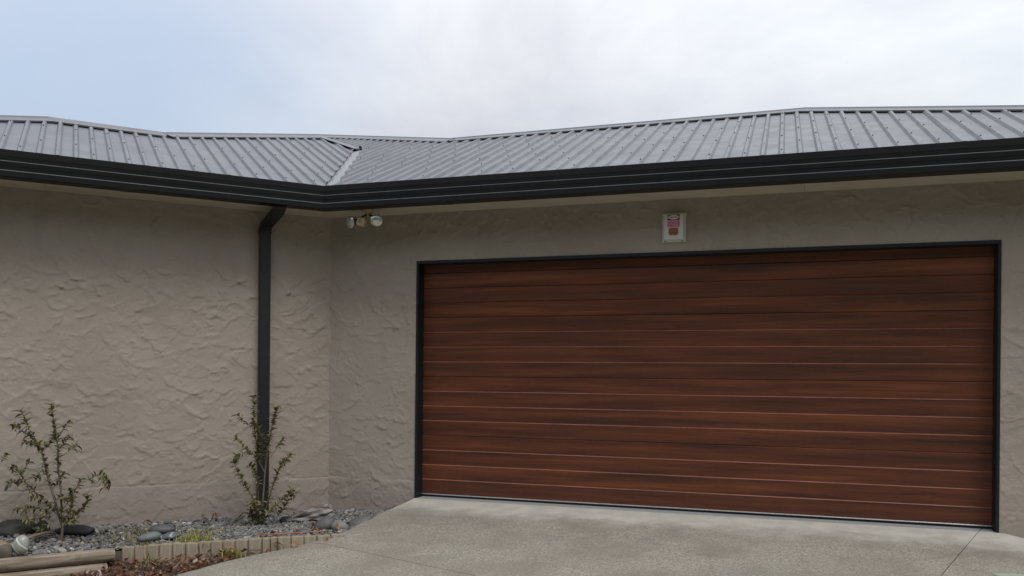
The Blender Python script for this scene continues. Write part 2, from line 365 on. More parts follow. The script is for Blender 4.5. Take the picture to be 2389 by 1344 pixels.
# ------------------------------------------------------------------ house
house = thing('house', (C[0], C[1], -.2), 'single-storey taupe stucco house with charcoal gutter and grey ribbed steel roof', 'house')
RES = .0075
def stucco(S0, S1, Z0, Z1, seed, nst, amp=1.0):
    r = np.random.default_rng(seed)
    ns, nz = int(round((S1 - S0) / RES)) + 1, int(round((Z1 - Z0) / RES)) + 1
    zz = np.linspace(Z0, Z1, nz); ss = np.linspace(S0, S1, ns)
    h = vnoise((nz, ns), 45, seed) * .010 + vnoise((nz, ns), 18, seed + 1) * .004
    wob = vnoise((nz, ns), 5, seed + 2) + .6 * vnoise((nz, ns), 2.3, seed + 5)
    for k in range(nst):
        cs, cz = r.uniform(S0, S1), r.uniform(Z0, Z1)
        a, b_ = r.uniform(.07, .23), r.uniform(.03, .095)
        th = r.normal(0, .75); up = -1 if r.random() < .72 else 1
        A = r.uniform(.0012, .0058) * amp * (1 if cz < 1.6 else 1.5)
        cv = r.normal(0, 1.6)
        i0, i1 = max(0, int((cs - S0 - .27) / RES)), min(ns, int((cs - S0 + .27) / RES))
        j0, j1 = max(0, int((cz - Z0 - .27) / RES)), min(nz, int((cz - Z0 + .27) / RES))
        if i1 - i0 < 3 or j1 - j0 < 3: continue
        X, Y = np.meshgrid(ss[i0:i1] - cs, zz[j0:j1] - cz)
        u = X * math.cos(th) + Y * math.sin(th); v = -X * math.sin(th) + Y * math.cos(th)
        v = v - cv * u * u
        q = np.sqrt((u / a) ** 2 + (v / b_) ** 2) + wob[j0:j1, i0:i1] * .42
        mk = np.clip((1 - q) / .16, 0, 1); mk = mk * mk * (3 - 2 * mk)
        rm = np.clip(.5 + up * v / (2 * b_), 0, 1) ** 2.0
        sub = h[j0:j1, i0:i1]
        base = sub * .45 + .55 * sub.mean()
        h[j0:j1, i0:i1] = sub * (1 - mk) + mk * (base + A * (rm * 1.5 - .25))
    for k in range(int(nst * 1.25)):
        cs, cz = r.uniform(S0, S1), r.uniform(Z0, Z1); Rr = r.uniform(.035, .13); ph = r.normal(-1.57, .9); wn = r.uniform(.5, 1.25)
        A = r.uniform(.0012, .0056) * amp * (1 if cz < 1.6 else 1.5); wi = r.uniform(.012, .04)
        i0, i1 = max(0, int((cs - S0 - .19) / RES)), min(ns, int((cs - S0 + .19) / RES))
        j0, j1 = max(0, int((cz - Z0 - .19) / RES)), min(nz, int((cz - Z0 + .19) / RES))
        if i1 - i0 < 3 or j1 - j0 < 3: continue
        X, Y = np.meshgrid(ss[i0:i1] - cs, (zz[j0:j1] - cz) * r.uniform(.8, 1.7))
        rho = np.hypot(X, Y) * (1 + wob[j0:j1, i0:i1] * .22); da = (np.arctan2(Y, X) - ph + math.pi) % (2 * math.pi) - math.pi
        mk = np.clip(1.4 * np.cos(np.clip(da / wn, -1, 1) * math.pi / 2), 0, 1)
        t_ = rho - Rr; pf = np.where(t_ < 0, np.exp(t_ / wi), np.exp(-(t_ / .008) ** 2))
        h[j0:j1, i0:i1] += A * pf * mk
    h[1:-1, 1:-1] = .5 * h[1:-1, 1:-1] + .125 * (h[:-2, 1:-1] + h[2:, 1:-1] + h[1:-1, :-2] + h[1:-1, 2:])
    # slab line: a ragged lip with the plinth plaster standing a little proud below
    zl = .152 + vnoise((1, ns), 22, seed + 9)[0] * .020 + vnoise((1, ns), 4, seed + 8)[0] * .010
    st = 1 / (1 + np.exp((zz[:, None] - zl[None]) / .004))
    h += st * .002 - np.exp(-((zz[:, None] - zl[None] - .004) / .0045) ** 2) * .0034 * np.clip(.7 + 2.2 * vnoise((1, ns), 30, seed + 7), .15, 1.6)
    fl = vnoise((nz, ns), 3.2, seed + 4) * np.clip(vnoise((nz, ns), 26, seed + 14) + .25, 0, 1)
    h *= .88
    h += fl * .0050 + vnoise((nz, ns), 1.4, seed + 6) * .0009
    return ss, zz, h
def wall(M, ss, zz, h, sgn, hole=None):
    nz, ns = h.shape
    V = np.zeros((nz, ns, 3)); V[..., 0] = sgn * ss[None]; V[..., 1] = -h; V[..., 2] = zz[:, None]
    idx = np.arange(nz * ns).reshape(nz, ns)
    q = np.stack([idx[:-1, :-1], idx[:-1, 1:], idx[1:, 1:], idx[1:, :-1]], -1)
    if sgn < 0: q = q[..., ::-1]
    keep = np.ones((nz - 1, ns - 1), bool)
    if hole:
        cs = (ss[:-1] + ss[1:]) / 2; cz = (zz[:-1] + zz[1:]) / 2
        keep = ~((cs[None] > hole[0]) & (cs[None] < hole[1]) & (cz[:, None] < hole[2]))
    q = q[keep].reshape(-1, 4)
    verts = V.reshape(-1, 3); used = np.unique(q); rm = -np.ones(len(verts), int); rm[used] = np.arange(len(used))
    verts = verts[used]; q = rm[q]
    # thickness: rim pushed back 20 cm
    e = np.concatenate([q[:, [0, 1]], q[:, [1, 2]], q[:, [2, 3]], q[:, [3, 0]]]); ek = np.sort(e, 1)
    _, inv, cnt = np.unique(ek, axis=0, return_inverse=True, return_counts=True)
    be = e[cnt[inv.ravel()] == 1]; bv = np.unique(be); k = len(verts)
    mpb = -np.ones(k, int); mpb[bv] = np.arange(len(bv)) + k
    bk = verts[bv].copy(); bk[:, 1] = .2; verts = np.vstack([verts, bk])
    q = np.vstack([q, np.stack([be[:, 1], be[:, 0], mpb[be[:, 0]], mpb[be[:, 1]]], -1)])
    me = bpy.data.meshes.new('wall'); me.from_pydata(verts.tolist(), [], q.tolist()); me.update()
    me.polygons.foreach_set('use_smooth', [True] * len(me.polygons)); me.set_sharp_from_angle(angle=R(60)); me.materials.append(MAT['stucco'])
    return link('wall', me, house, M)
ss, zz, h = stucco(-.02, 3.85, -.50, 2.70, 21, 860)
wl = wall(ML, ss, zz, h, -1); wl['label'] = 'hand-trowelled stucco wall behind the garden bed'
ss, zz, h = stucco(-.02, 7.40, -.50, 2.70, 57, 1300, .95)
DS0, DS1, DZ = .918, 5.696, 2.187
wr = wall(MR, ss, zz, h, 1, (DS0, DS1, DZ)); wr['label'] = 'hand-trowelled stucco wall around the garage door'
# end walls, round the corners
B().box(7.40, 7.42, -.0, 5.0, -.5, 2.7).obj('end_wall', 'stucco', house, MR)
B().box(-3.87, -3.85, 0., 3.4, -.5, 2.7).obj('end_wall', 'stucco', house, ML)

# soffit panels
def eaveR(s, o, z): return PR(s - math.tan(HALF) * 0 , o, z)
tH = math.tan(HALF)
def soff(Pf, s0, s1, o1, cnr):
    a0 = o1 * tH if cnr else 0
    sh = .05 * tH if cnr else 0
    lo, hi = [], []
    for z, l in ((ZS, lo), (ZS + .012, hi)):
        l += [Pf(s0 - (sh if cnr else 0), -.05, z), Pf(s1, -.05, z), Pf(s1, o1, z), Pf(s0 + a0, o1, z)]
    B().prism([lo, hi]).obj('soffit_panel', 'soffit', house)
O1 = OV - .115
for a, b_ in ((0, 1.9), (1.903, 4.30), (4.303, 6.70), (6.703, 8.2)): soff(PR, a, b_, O1, a == 0)
for a, b_ in ((0.003, 2.4), (2.403, 4.4)): soff(PL, a, b_, O1, a < .1)

# gutter and fascia in one folded run, mitred at the inside corner
prof = [(OV - .022, ZGT), (OV - .020, ZGT - .050), (OV - .0225, ZGT - .055), (OV - .0225, ZGT - .085), (OV - .0100, ZGT - .0925), (OV - .0100, ZGT - .125), (OV - .0130, ZGT - .129), (OV - .0130, ZGT - .158),
        (OV - .001, ZGT - .166), (OV, ZGB + .004), (OV - .004, ZGB), (OV - .125, ZGB), (OV - .125, ZGT - .05), (OV - .118, ZGT - .05), (OV - .118, ZGB + .01), (OV - .035, ZGB + .01), (OV - .030, ZGT)]
rings = [[PL(4.55, o, z) for o, z in prof], [PL(o * tH, o, z) for o, z in prof], [PR(8.15, o, z) for o, z in prof]]
gut = B().prism(rings).obj('gutter', 'fascia', house); gut.data.materials.append(simple('gutter_ledge_glint', (.075, .075, .08), .45))  # upward ledges coloured lighter to paint the light they catch
for pl in gut.data.polygons:
    if pl.normal.z > .6 and len(pl.vertices) == 4 and pl.area > .01 and pl.center.z + gut.location.z < ZGT - .04 and abs(pl.normal.z) < .97: pl.material_index = 1
gut['label'] = 'charcoal box gutter folded round the inside corner'
# joiner strips / outlet clips under the gutter
for Pf, s in ((PR, 1.32), (PL, 1.75)):
    bb = B(); bb.prism([[Pf(q_, o, z) for o, z in ((OV + .0015, ZGB + .012), (OV + .0015, ZGB - .003), (OV - .12, ZGB - .003), (OV - .12, ZGB - .0005), (OV - .002, ZGB - .0005), (OV + .0002, ZGB + .012))] for q_ in (s, s + .10)])
    bb.obj('gutter_joiner', 'fascia', gut)

# ------------------------------------------------------------------ roof
TP = math.tan(R(23.5)); CP, SP = math.cos(R(23.5)), math.sin(R(23.5)); Z0R = ZGT - .04
def RP(side, s, d, hh=0.):
    dd, n = (dR, nR) if side == 'R' else (dL, nL)
    q = G + s * dd - n * (d - hh * SP) ; return (q[0], q[1], Z0R + TP * d + hh * CP)
topR = [(-2.60, 4.20), (.249, 2.43), (.255, 2.49), (4.141, 2.52), (5.873, 1.49), (8.2, .0)]
topL = [(-1.067, 2.476), (-.76, 3.057), (1.175, 1.66), (2.212, 1.67), (4.50, .0)]
def interp(tab, s):
    if s <= tab[0][0]: return tab[0][1]
    for (a, x), (b_, y) in zip(tab, tab[1:]):
        if s <= b_: return x + (y - x) * (s - a) / (b_ - a)
    return tab[-1][1]
# deck under the sheets carries the sheets; rear slopes close it
deck = B()
def rear(Pa, Pb, back, run=2.4):
    bk = Vector((back[0], back[1], 0)).normalized() * run + Vector((0, 0, -run * TP))
    a, b_ = Vector(Pa) - Vector((0, 0, .02)), Vector(Pb) - Vector((0, 0, .02)); deck.add([a, b_, b_ + bk, a + bk], [(0, 1, 2, 3)])
rear(RP('R', .25, 2.49), RP('R', 4.14, 2.52), -nR, 2.7); rear(RP('L', 1.175, 1.66), RP('L', 2.21, 1.67), -nL, 2.0)
deck.add([RP('R', 4.14, 2.52, -.02), RP('R', 8.2, 0, -.02), RP('R', 8.2, 5.04, -.02)[:2] + (Z0R,)], [(0, 1, 2)])
deck.add([RP('L', 2.21, 1.67, -.02), RP('L', 4.5, 0, -.02), RP('L', 4.5, 3.34, -.02)[:2] + (Z0R,)], [(0, 1, 2)])
rear(RP('L', -.76, 3.05), RP('L', 1.175, 1.66), dL, 2.6); rear(RP('R', -2.6, 4.2), RP('R', .25, 2.43), dR, 2.6)
roof = deck.obj('roof', 'roof', house); roof['label'] = 'grey ribbed steel roof of two hipped wings meeting in a valley'

RH = .022
def sheets(side, s_lo, s_hi, top, off, PER, nrib=5):
    A0, A1, A2 = PER - .050, PER - .036, PER - .014
    prof = [(0., 0.), (A0, 0.), (A1, RH), (A2, RH)]
    k0 = math.floor((s_lo - off) / PER); scr = []
    k = k0
    cnt = 0
    while off + k * PER < s_hi:
        base = B(); cols = []; lift = .0025 * (cnt % 2)
        bp = []
        for i in range(nrib):
            for x, y in prof: bp.append((off + (k + i) * PER + x, y, i))
        bp.append((off + (k + nrib) * PER - .012 + .0119, 0, nrib)); bp.insert(0, (off + k * PER - PER + A1, RH + .002, 0)); bp.insert(1, (off + k * PER - PER + A2, RH + .002, 0))
        bp.insert(0, (off + k * PER - PER + A0, .003, 0))
        bp.pop()
        for s, y, i in bp:
            if s < s_lo or s > s_hi: continue
            lo = .045
            if s < 0: lo = max(lo, -s / tH + (.27 if side == 'R' else .02))
            if side == 'R' and s < -.93: lo = min(lo, 2.60)
            hi = interp(top, s) - .03
            if side == 'L' and s < -.76: hi = min(hi, interp(top, s) - .01)
            if hi - lo < .02: 
                cols.append(None); continue
            nseg = 3
            cols.append([RP(side, s, lo + (hi - lo) * j / nseg, y + lift + .002) for j in range(nseg + 1)])
        v, f = [], []; prev = None
        for cc in cols:
            if cc is None: prev = None; continue
            st = len(v); v += cc
            if prev is not None:
                for j in range(3): f.append((prev + j, st + j, st + j + 1, prev + j + 1))
            prev = st
        if f:
            o = base.add(v, f).obj('roof_sheet', 'roof', roof)
            md = o.modifiers.new('thickness', 'SOLIDIFY'); md.thickness = .0015
        for i in range(nrib):
            s = off + (k + i) * PER + (A1 + A2) / 2
            if s_lo < s < s_hi:
                for d in ([.22, .92, 1.62, 2.32, 3.02] if (k + i) % 2 else [.58, 1.28, 1.98, 2.68]):
                    lo = max(.05, -s / tH + .08 if s < 0 else 0)
                    if lo < d < interp(top, s) - .12 and random.random() > .12: scr.append((s, d + random.uniform(-.02, .02), lift))
        k += nrib; cnt += 1
    return scr
scr = [('R',) + q for q in sheets('R', -2.3, 8.1, topR, .0872, .1376)] + [('L',) + q for q in sheets('L', -1.06, 4.4, topL, .0536, .1293)]
sb = B()
for sd, s, d, li in scr:
    nrm = Vector((*((nR if sd == 'R' else nL) * SP), CP))
    sb.lathe([(.0075, 0), (.0075, .002), (.0045, .002), (.0045, .007)], nrm, RP(sd, s, d, RH + li + .002), 6)
so_ = sb.obj('roof_screws', 'screw', roof); so_['kind'] = 'stuff'
# valley tray
vt = B(); w_ = .15
def VB(d, off_, up): # bisector point
    s = -d * tH; a = Vector(RP('R', s + off_, d, up)); return a
v0 = [Vector(RP('L', -.0 * tH + .0, .03, -.004)), ]
ring = []
for d in (.02, 2.42):
    ring.append([Vector(RP('L', -d * tH + .16 * math.cos(HALF), d + .16 * math.sin(HALF) * 0, -.003)), Vector(RP('L', -d * tH, d, -.008)), Vector(RP('R', -d * tH + .26, d, -.003))])
vt.add(ring[0] + ring[1], [(0, 1, 4, 3), (1, 2, 5, 4)])
vo_ = vt.obj('valley_tray', 'valley', roof)
# ridge and hip caps: folded flashings standing on the ribs
def cap(side, p0, p1, backdir, w=.13, back_drop=TP):
    A, Bp = Vector(RP(side, *p0)), Vector(RP(side, *p1)); e = (Bp - A).normalized()
    n = nR if side == 'R' else nL; Nn = Vector((n[0] * SP, n[1] * SP, CP))
    f = e.cross(Nn); f = f if f.z < 0 else -f
    if abs(e.z) > .3: f = f
    bk = Vector((backdir[0], backdir[1], 0)).normalized(); bk = (bk - Vector((0, 0, back_drop))).normalized()
    up = RH + .006
    prof = [f * w + Nn * (up - .014), f * w + Nn * up, f * .012 + Nn * (up + .006), Nn * (up + .016), bk * .05 + Vector((0, 0, up)), bk * w + Vector((0, 0, up)),
            bk * w + Vector((0, 0, up - .003)), Nn * (up + .010), f * .014 + Nn * (up + .003), f * (w - .003) + Nn * (up - .003), f * (w - .003) + Nn * (up - .014)]
    return B().prism([[A - e * .01 + q for q in prof], [Bp + e * .01 + q for q in prof]]).obj('ridge_cap', 'roof', roof)
cap('R', (.249, 2.485), (2.3, 2.50), -nR); cap('R', (2.28, 2.50), (4.141, 2.52), -nR)
cap('R', (4.13, 2.52), (8.2, .0), dR); cap('R', (-2.6, 4.2), (.255, 2.45), dR)
cap('L', (1.175, 1.66), (2.212, 1.67), -nL); cap('L', (2.205, 1.67), (4.5, 0), dL); cap('L', (-.76, 3.057), (1.18, 1.66), dL)
# stop-end flashing over the open corner at the top of the valley
A, Bp = Vector(RP('L', -.76, 3.057, RH)), Vector(RP('L', -1.067, 2.476, RH))
e = (Bp - A).normalized(); Nn = Vector((nL[0] * SP, nL[1] * SP, CP)); f = e.cross(Nn); f = f if f @ Vector((*dL, 0)) > 0 else -f
prof = [f * .10 + Nn * .008, f * .0 + Nn * .012, -f * .03 - Vector((0, 0, .02)), -f * .05 - Vector((0, 0, .07)), -f * .04 - Vector((0, 0, .07)), -f * .01 - Vector((0, 0, .02)), f * .10 + Nn * .004]
B().prism([[A + q for q in prof], [Bp + e * .06 + q for q in prof]]).obj('stop_end_flashing', 'roof', roof)
gap = B(); a1, b1 = A - Vector((0, 0, .03)), Bp - Vector((0, 0, .03))
gap.prism([[a1, b1, b1 - Vector((0, 0, .16)), a1 - Vector((0, 0, .45))], [a1 - f * .012, b1 - f * .012, b1 - f * .012 - Vector((0, 0, .16)), a1 - f * .012 - Vector((0, 0, .45))]]).obj('stop_end_board', 'dark', roof)
x0 = Vector(RP('R', -1.03, 2.36, .035))
B().tube([Bp + e * .02 + Vector((0, 0, -.01)), Bp + e * .03 + Vector((dR[0], dR[1], 0)) * .12 + Vector((0, 0, -.02))], [.014, .016], 8).obj('cap_bracket', 'dark', roof)

# ------------------------------------------------------------------ downpipe
ps = .632                       # centre along the left wall
dp = B()
def rect(cx, cy, z, wx=.050, wy=.030): return [(cx - wx, cy - wy, z), (cx + wx, cy - wy, z), (cx + wx, cy + wy, z), (cx - wx, cy + wy, z)]
dpo = dp.prism([rect(-ps, -.062, -.19), rect(-ps, -.062, 2.435)]).obj('downpipe', 'charcoal', house, ML, bevel=.006, seg=2)
dpo['label'] = 'charcoal rectangular downpipe'
B().prism([rect(-ps, -.062, 2.425, .054, .034), rect(-ps, -.062, 2.470, .054, .034)]).obj('pipe_collar', 'charcoal', dpo, ML, bevel=.004)
def rect2(cx, cy, z, ang, wx=.050, wy=.031):
    a = math.sin(ang) * wy; c2 = math.cos(ang) * wy
    return [(cx - wx, cy - c2, z - a), (cx + wx, cy - c2, z - a), (cx + wx, cy + c2, z + a), (cx - wx, cy + c2, z + a)]
el = B(); xo = -.580
el.prism([rect2(-ps, -.062, 2.462, 0, .050, .033), rect2(-ps + .006, -.085, 2.505, .62, .050, .042), rect2(-ps + .044, -.375, 2.580, .75, .050, .042), rect2(xo, -.420, 2.606, .25, .050, .036), rect2(xo, -.425, 2.63, 0)])
el.obj('offset_elbow', 'charcoal', dpo, ML, bevel=.004)
B().prism([rect(xo, -.425, 2.598, .053, .034), rect(xo, -.425, 2.623, .053, .034)]).obj('outlet_collar', 'charcoal', dpo, ML, bevel=.003)
B().lathe([(.046, 0), (.046, .05), (.058, .055), (.058, .085), (.045, .09)], (0, 0, 1), PL(ps - .02, .085, -.21), 18).obj('drain_adaptor', 'pipegrey', dpo, smooth=True, angle=R(40))

# ------------------------------------------------------------------ garage door
bk = B().box(DS0 - .03, DS1 + .03, .136, .150, .02, 2.30)
door = bk.obj('garage_door', MAT['wood'], house, MR); door['label'] = 'wide reddish-brown wood-look sectional garage door of sixteen horizontal boards'
SP_, Z1_ = .1379, .026
sw = (DS1 - DS0) / 2 + .02
def slat_mesh(ch, gap, low):
    Hs = SP_ - gap; pr = [(-.0040, 0), (.011, 0), (.011, Hs), (-.0125 + ch, Hs), (-.0125, Hs - ch * .95)]
    b_ = B().prism([[(x, y, z) for y, z in pr] for x in (-sw, sw)]); me = medata('slat', b_.v, b_.f, 'wood')
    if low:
        me.materials.append(MAT['edge_glint'])  # painted glint on the upward edge, lower boards only
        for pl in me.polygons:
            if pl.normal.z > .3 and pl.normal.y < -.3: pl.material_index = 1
    return me
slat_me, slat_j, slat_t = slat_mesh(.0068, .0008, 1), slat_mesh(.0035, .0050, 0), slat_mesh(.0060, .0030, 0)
for i in range(16):
    jt = i in (3, 7, 11)
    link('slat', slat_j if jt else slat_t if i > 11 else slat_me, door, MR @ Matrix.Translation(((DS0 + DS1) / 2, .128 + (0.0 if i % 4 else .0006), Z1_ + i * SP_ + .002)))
B().box(DS0 + .004, DS1 - .004, .106, .140, .0195, .0275).obj('bottom_strip', 'alu', door, MR, bevel=.002)
B().box(DS0 + .004, DS1 - .004, .116, .140, -.012, .019).obj('bottom_seal', 'rubber', door, MR, bevel=.002)
fr = B()
FW = .012
for s0, s1 in ((DS0 - .010, DS0 + FW), (DS1 - FW, DS1 + .010)):
    B().box(s0, s1, -.012, .175, -.03, DZ - .018).obj('door_jamb', 'frame', house, MR, bevel=.002)
B().box(DS0 - .010, DS1 + .010, -.0125, .175, DZ - .0175, DZ + .010).obj('door_head', 'frame', house, MR, bevel=.002)
B().box(DS0 - .1, DS1 + .1, .177, .185, -.3, 2.5).obj('lintel_back', 'dark', house, MR)

# ------------------------------------------------------------------ security light
LS, LD = .545, .28
lt = thing('security_light', PR(LS, LD, ZS), 'twin-lamp security floodlight with cream sensor under the soffit near the corner', 'security light')
B().lathe([(.047, 0), (.047, -.018), (.040, -.030), (.022, -.033)], (0, 0, 1), PR(LS, LD, ZS - .0005), 24).obj('base', 'cream', lt, smooth=True, angle=R(35))
B().tube([PR(LS, LD, ZS - .03), PR(LS + .012, LD + .012, ZS - .085)], [.014, .011], 10).obj('stem', 'cream', lt, smooth=True, angle=R(60))
cen = Vector(PR(LS, LD, ZS))
def lamp(sx, dz, aim, sd):
    p = Vector(PR(LS + sx, LD + .06, ZS + dz)); a = Vector(aim).normalized()
    body = B().lathe([(.016, -.105), (.022, -.085), (.024, -.055), (.040, -.025), (.054, -.004), (.054, .003)], a, p, 24).obj('lamp', 'lampbody', lt, smooth=True, angle=R(40))
    B().lathe([(.0545, .0005), (.0545, .005), (.049, .009), (.03, .015), (.008, .018)], a, p, 28).obj('lens', 'lens', body, smooth=True, angle=R(50))
    B().tube([cen + Vector((0, 0, -.04)), cen + Vector((0, 0, -.06)) + Vector((*dR, 0)) * sx * .4, p - a * .095], [.011, .010, .012], 8).obj('arm', 'lampbody', lt, smooth=True, angle=R(60))
lamp(-.145, -.115, (-.55, -.62, -.18), -1)
lamp(.118, -.112, (.02, -.95, -.16), 1)
sx = Matrix.Translation(PR(LS - .03, LD + .07, ZS - .120)) @ Matrix.Rotation(R(-16), 4, 'Z') @ Matrix.Rotation(R(14), 4, 'Y') @ Matrix.Rotation(R(-10), 4, 'X')
sn = B().box(-.036, .036, -.026, .04, -.036, .036).obj('sensor', 'cream', lt, sx, bevel=.008, seg=3)
B().box(-.024, .024, -.0285, -.02, -.024, .012).obj('sensor_window', simple('sensor_window', (.22, .16, .09), .4), sn, sx, bevel=.003)
B().box(-.030, .030, -.036, -.02, .014, .022).obj('sensor_hood', 'cream', sn, sx, bevel=.002)

# ------------------------------------------------------------------ alarm box
ab = thing('alarm_box', PR(3.273, 0, 2.278), 'white burglar alarm siren box with pink warning sticker and amber strobe, above the garage door', 'alarm box')
MA = MR @ Matrix.Translation((3.273, 0, 2.40))
def rr_(x, z, y): return [(-x, y, -z), (x, y, -z), (x, y, z), (-x, y, z)]
B().prism([rr_(.098, .123, .004), rr_(.100, .125, -.014), rr_(.078, .104, -.060), rr_(.076, .102, -.062)]).obj('casing', 'white', ab, MA, bevel=.002)
stk = B().box(-.050, .050, -.0632, -.061, -.002, .099).obj('warning_sticker', 'pink', ab, MA)
B().box(-.0495, .0495, -.0638, -.0632, .056, .0985).obj('sticker_header', 'ink', stk, MA)
ov = [[(.046 * math.cos(q), y, .077 + .018 * math.sin(q)) for q in (2 * math.pi * k / 32 for k in range(32))] for y in (-.0638, -.0644)]
B().prism(ov).obj('header_oval', 'paper', stk, MA)
def text(body, size, x, z, y, mat, parent, M, nm, wide=1.0, shear=0):
    cu = bpy.data.curves.new(nm, 'FONT'); cu.body = body; cu.size = size; cu.align_x = 'CENTER'; cu.align_y = 'CENTER'; cu.extrude = .0002; cu.shear = shear; cu.offset = size * .018
    o = bpy.data.objects.new(nm, cu); COL.objects.link(o); dg = bpy.context.evaluated_depsgraph_get()
    me = bpy.data.meshes.new_from_object(o.evaluated_get(dg)); bpy.data.objects.remove(o)
    me.transform(Matrix.Translation((x, y, z)) @ Matrix.Rotation(R(90), 4, 'X') @ Matrix.Diagonal((wide, 1, 1, 1)))
    me.materials.clear(); me.materials.append(MAT[mat]); return link(nm, me, parent, M)
text('WARNING', .0165, 0, .077, -.0647, 'ink', stk, MA, 'warning_text', .98, .15)
ln = B()
for z, hgt, ws in ((.046, .009, [(-.045, -.036), (-.031, -.004), (-.001, .044)]), (.031, .005, [(-.034, .036)]), (.019, .005, [(-.036, -.016), (-.012, .010), (.014, .036)]), (.0055, .004, [(-.045, .045)])):
    for x0_, x1_ in ws:
        x = x0_
        while x < x1_:
            w2 = random.uniform(.0028, .0048); hh = hgt * random.choice((.6, .75, 1))
            ln.box(x, min(x + w2, x1_), -.0637, -.0632, z - hgt / 2, z - hgt / 2 + hh); x += w2 + .0012
ln.obj('sticker_print', 'palepink', stk, MA)
am = B().box(-.038, .038, -.074, -.061, -.072, -.012).obj('strobe_lens', 'amber', ab, MA, bevel=.006, seg=3)
for k in range(5): B().box(-.028, .028, -.0752, -.0735, -.063 + k * .0105, -.0585 + k * .0105).obj('lens_rib', 'amber', am, MA)
for x in (-.072, .072):
    B().lathe([(.0065, 0), (.0065, .003), (.004, .004)], (0, -.42, -.9), (x, -.034, -.1165), 10).obj('screw', 'screw', ab, MA)

# ------------------------------------------------------------------ ground, driveway
sLt = [(-.2, .93), (0, .916), (.26, .912), (.55, .885), (.92, .875), (1.285, .884), (1.41, .841), (1.523, .78), (1.668, .704), (1.765, .584), (1.88, .443), (2.005, .315), (2.155, .249), (2.277, .167), (2.389, .118), (2.583, .007), (4, -.8), (8, -1.3), (18, -1.6)]
def sLeft(d): return interp(sLt, d)
def zdr(s, d):
    z = -.075 * max(0, d) * (1 if d < 8 else 8 / d) - .12 * max(0, min(.9 - s, 2.5))
    if s > 5.72: z -= min(.045, (s - 5.72) * .22)
    return z
gxs = [-600, -200, -80, -40, -20, -10, 0, 10, 20, 40, 80, 200, 600]; gys = [-600, -200, -90, -60, -45, -36, -30, -25, -21, -17, -13, -9, -5, 0, 10, 30, 100, 600]
gr_ = random.Random(3)
def gz_(x, y):  # rises behind the camera: unseen bank added to block low sky
    u = min(1, max(0, (-9 - y) / 27)); return -1.25 + 18.5 * u * u * (3 - 2 * u) * (1 + (gr_.uniform(-.12, .12) if u > 0 else 0))
gv = [(x, y, gz_(x, y)) for y in gys for x in gxs]; ng = len(gxs)
gf = [(j_ * ng + i_, j_ * ng + i_ + 1, (j_ + 1) * ng + i_ + 1, (j_ + 1) * ng + i_) for j_ in range(len(gys) - 1) for i_ in range(ng - 1)]
gme = medata('ground', gv, gf, 'earth', True); g_ = link('ground', gme); g_['kind'] = 'structure'
ds = [-.13, -.06, 0] + [.06 * k for k in range(1, 50)] + [3 + .25 * k for k in range(1, 21)] + [8.5 + k for k in range(10)]
def drive_mesh(dz, mat, name):
    v, f = [], []; nc = 60
    for d in ds:
        a = sLeft(d) if d >= 0 else DS0 + .018; b_ = 14. if d >= 0 else DS1 - .018
        for k in range(nc + 1):
            tt = k / nc; s = a + (b_ - a) * (tt ** 1.35 if d >= 0 else tt); v.append(PR(s, d, zdr(s, d) + dz))
    for i in range(len(ds) - 1):
        if ds[i] < 0 <= ds[i + 1]: pass
        for k in range(nc): f.append((i * (nc + 1) + k, (i + 1) * (nc + 1) + k, (i + 1) * (nc + 1) + k + 1, i * (nc + 1) + k + 1))
    return v, f
def clean_drive(dz):
    # threshold rows (d<0) keep to the door opening; the field starts at d = 0
    v, f = [], []; nc = 70
    rows = [(d, DS0 + .018, DS1 - .018) for d in (-.165, -.06, -.0)] ; 
    fld = [(d, sLeft(d), 7.6) for d in ds if d >= 0]
    for rr2 in (rows, fld):
        st = len(v)
        for d, a, b_ in rr2:
            for k in range(nc + 1):
                tt = k / nc; s = a + (b_ - a) * (tt ** 1.35 if rr2 is fld else tt); v.append(PR(s, d, zdr(s, d) + dz))
        for i in range(len(rr2) - 1):
            for k in range(nc): f.append((st + i * (nc + 1) + k, st + (i + 1) * (nc + 1) + k, st + (i + 1) * (nc + 1) + k + 1, st + i * (nc + 1) + k + 1))
    return v, f
v, f = clean_drive(-.035)
dv = link('driveway', medata('driveway', v, f, 'soil')); dv['kind'] = 'structure'
v, f = clean_drive(0)
J = [((.851, 1.60), (2.276, 2.035)), ((5.556, .05), (5.113, 1.247))]
base_me = bpy.data.meshes.new('tmp'); base_me.from_pydata(v, [], f)
for c1 in (1, -1):
    for c2 in (1, -1):
        bm = bmesh.new(); bm.from_mesh(base_me)
        for (p, q), sg_ in zip(J, (c1, c2)):
            a, b_ = Vector(PR(*p, 0)), Vector(PR(*q, 0)); nn = Vector((-(b_ - a).y, (b_ - a).x, 0)).normalized() * sg_
            bmesh.ops.bisect_plane(bm, geom=bm.verts[:] + bm.edges[:] + bm.faces[:], plane_co=a + nn * .0035, plane_no=nn, clear_inner=True)
        if not bm.faces: bm.free(); continue
        ex = bmesh.ops.extrude_edge_only(bm, edges=[e for e in bm.edges if len(e.link_faces) == 1])
        for e in ex['geom']:
            if isinstance(e, bmesh.types.BMVert): e.co.z -= .10
        bmesh.ops.recalc_face_normals(bm, faces=bm.faces)
        me = bpy.data.meshes.new('concrete_slab'); bm.to_mesh(me); bm.free(); me.materials.append(MAT['concrete'])
        link('concrete_slab', me, dv)
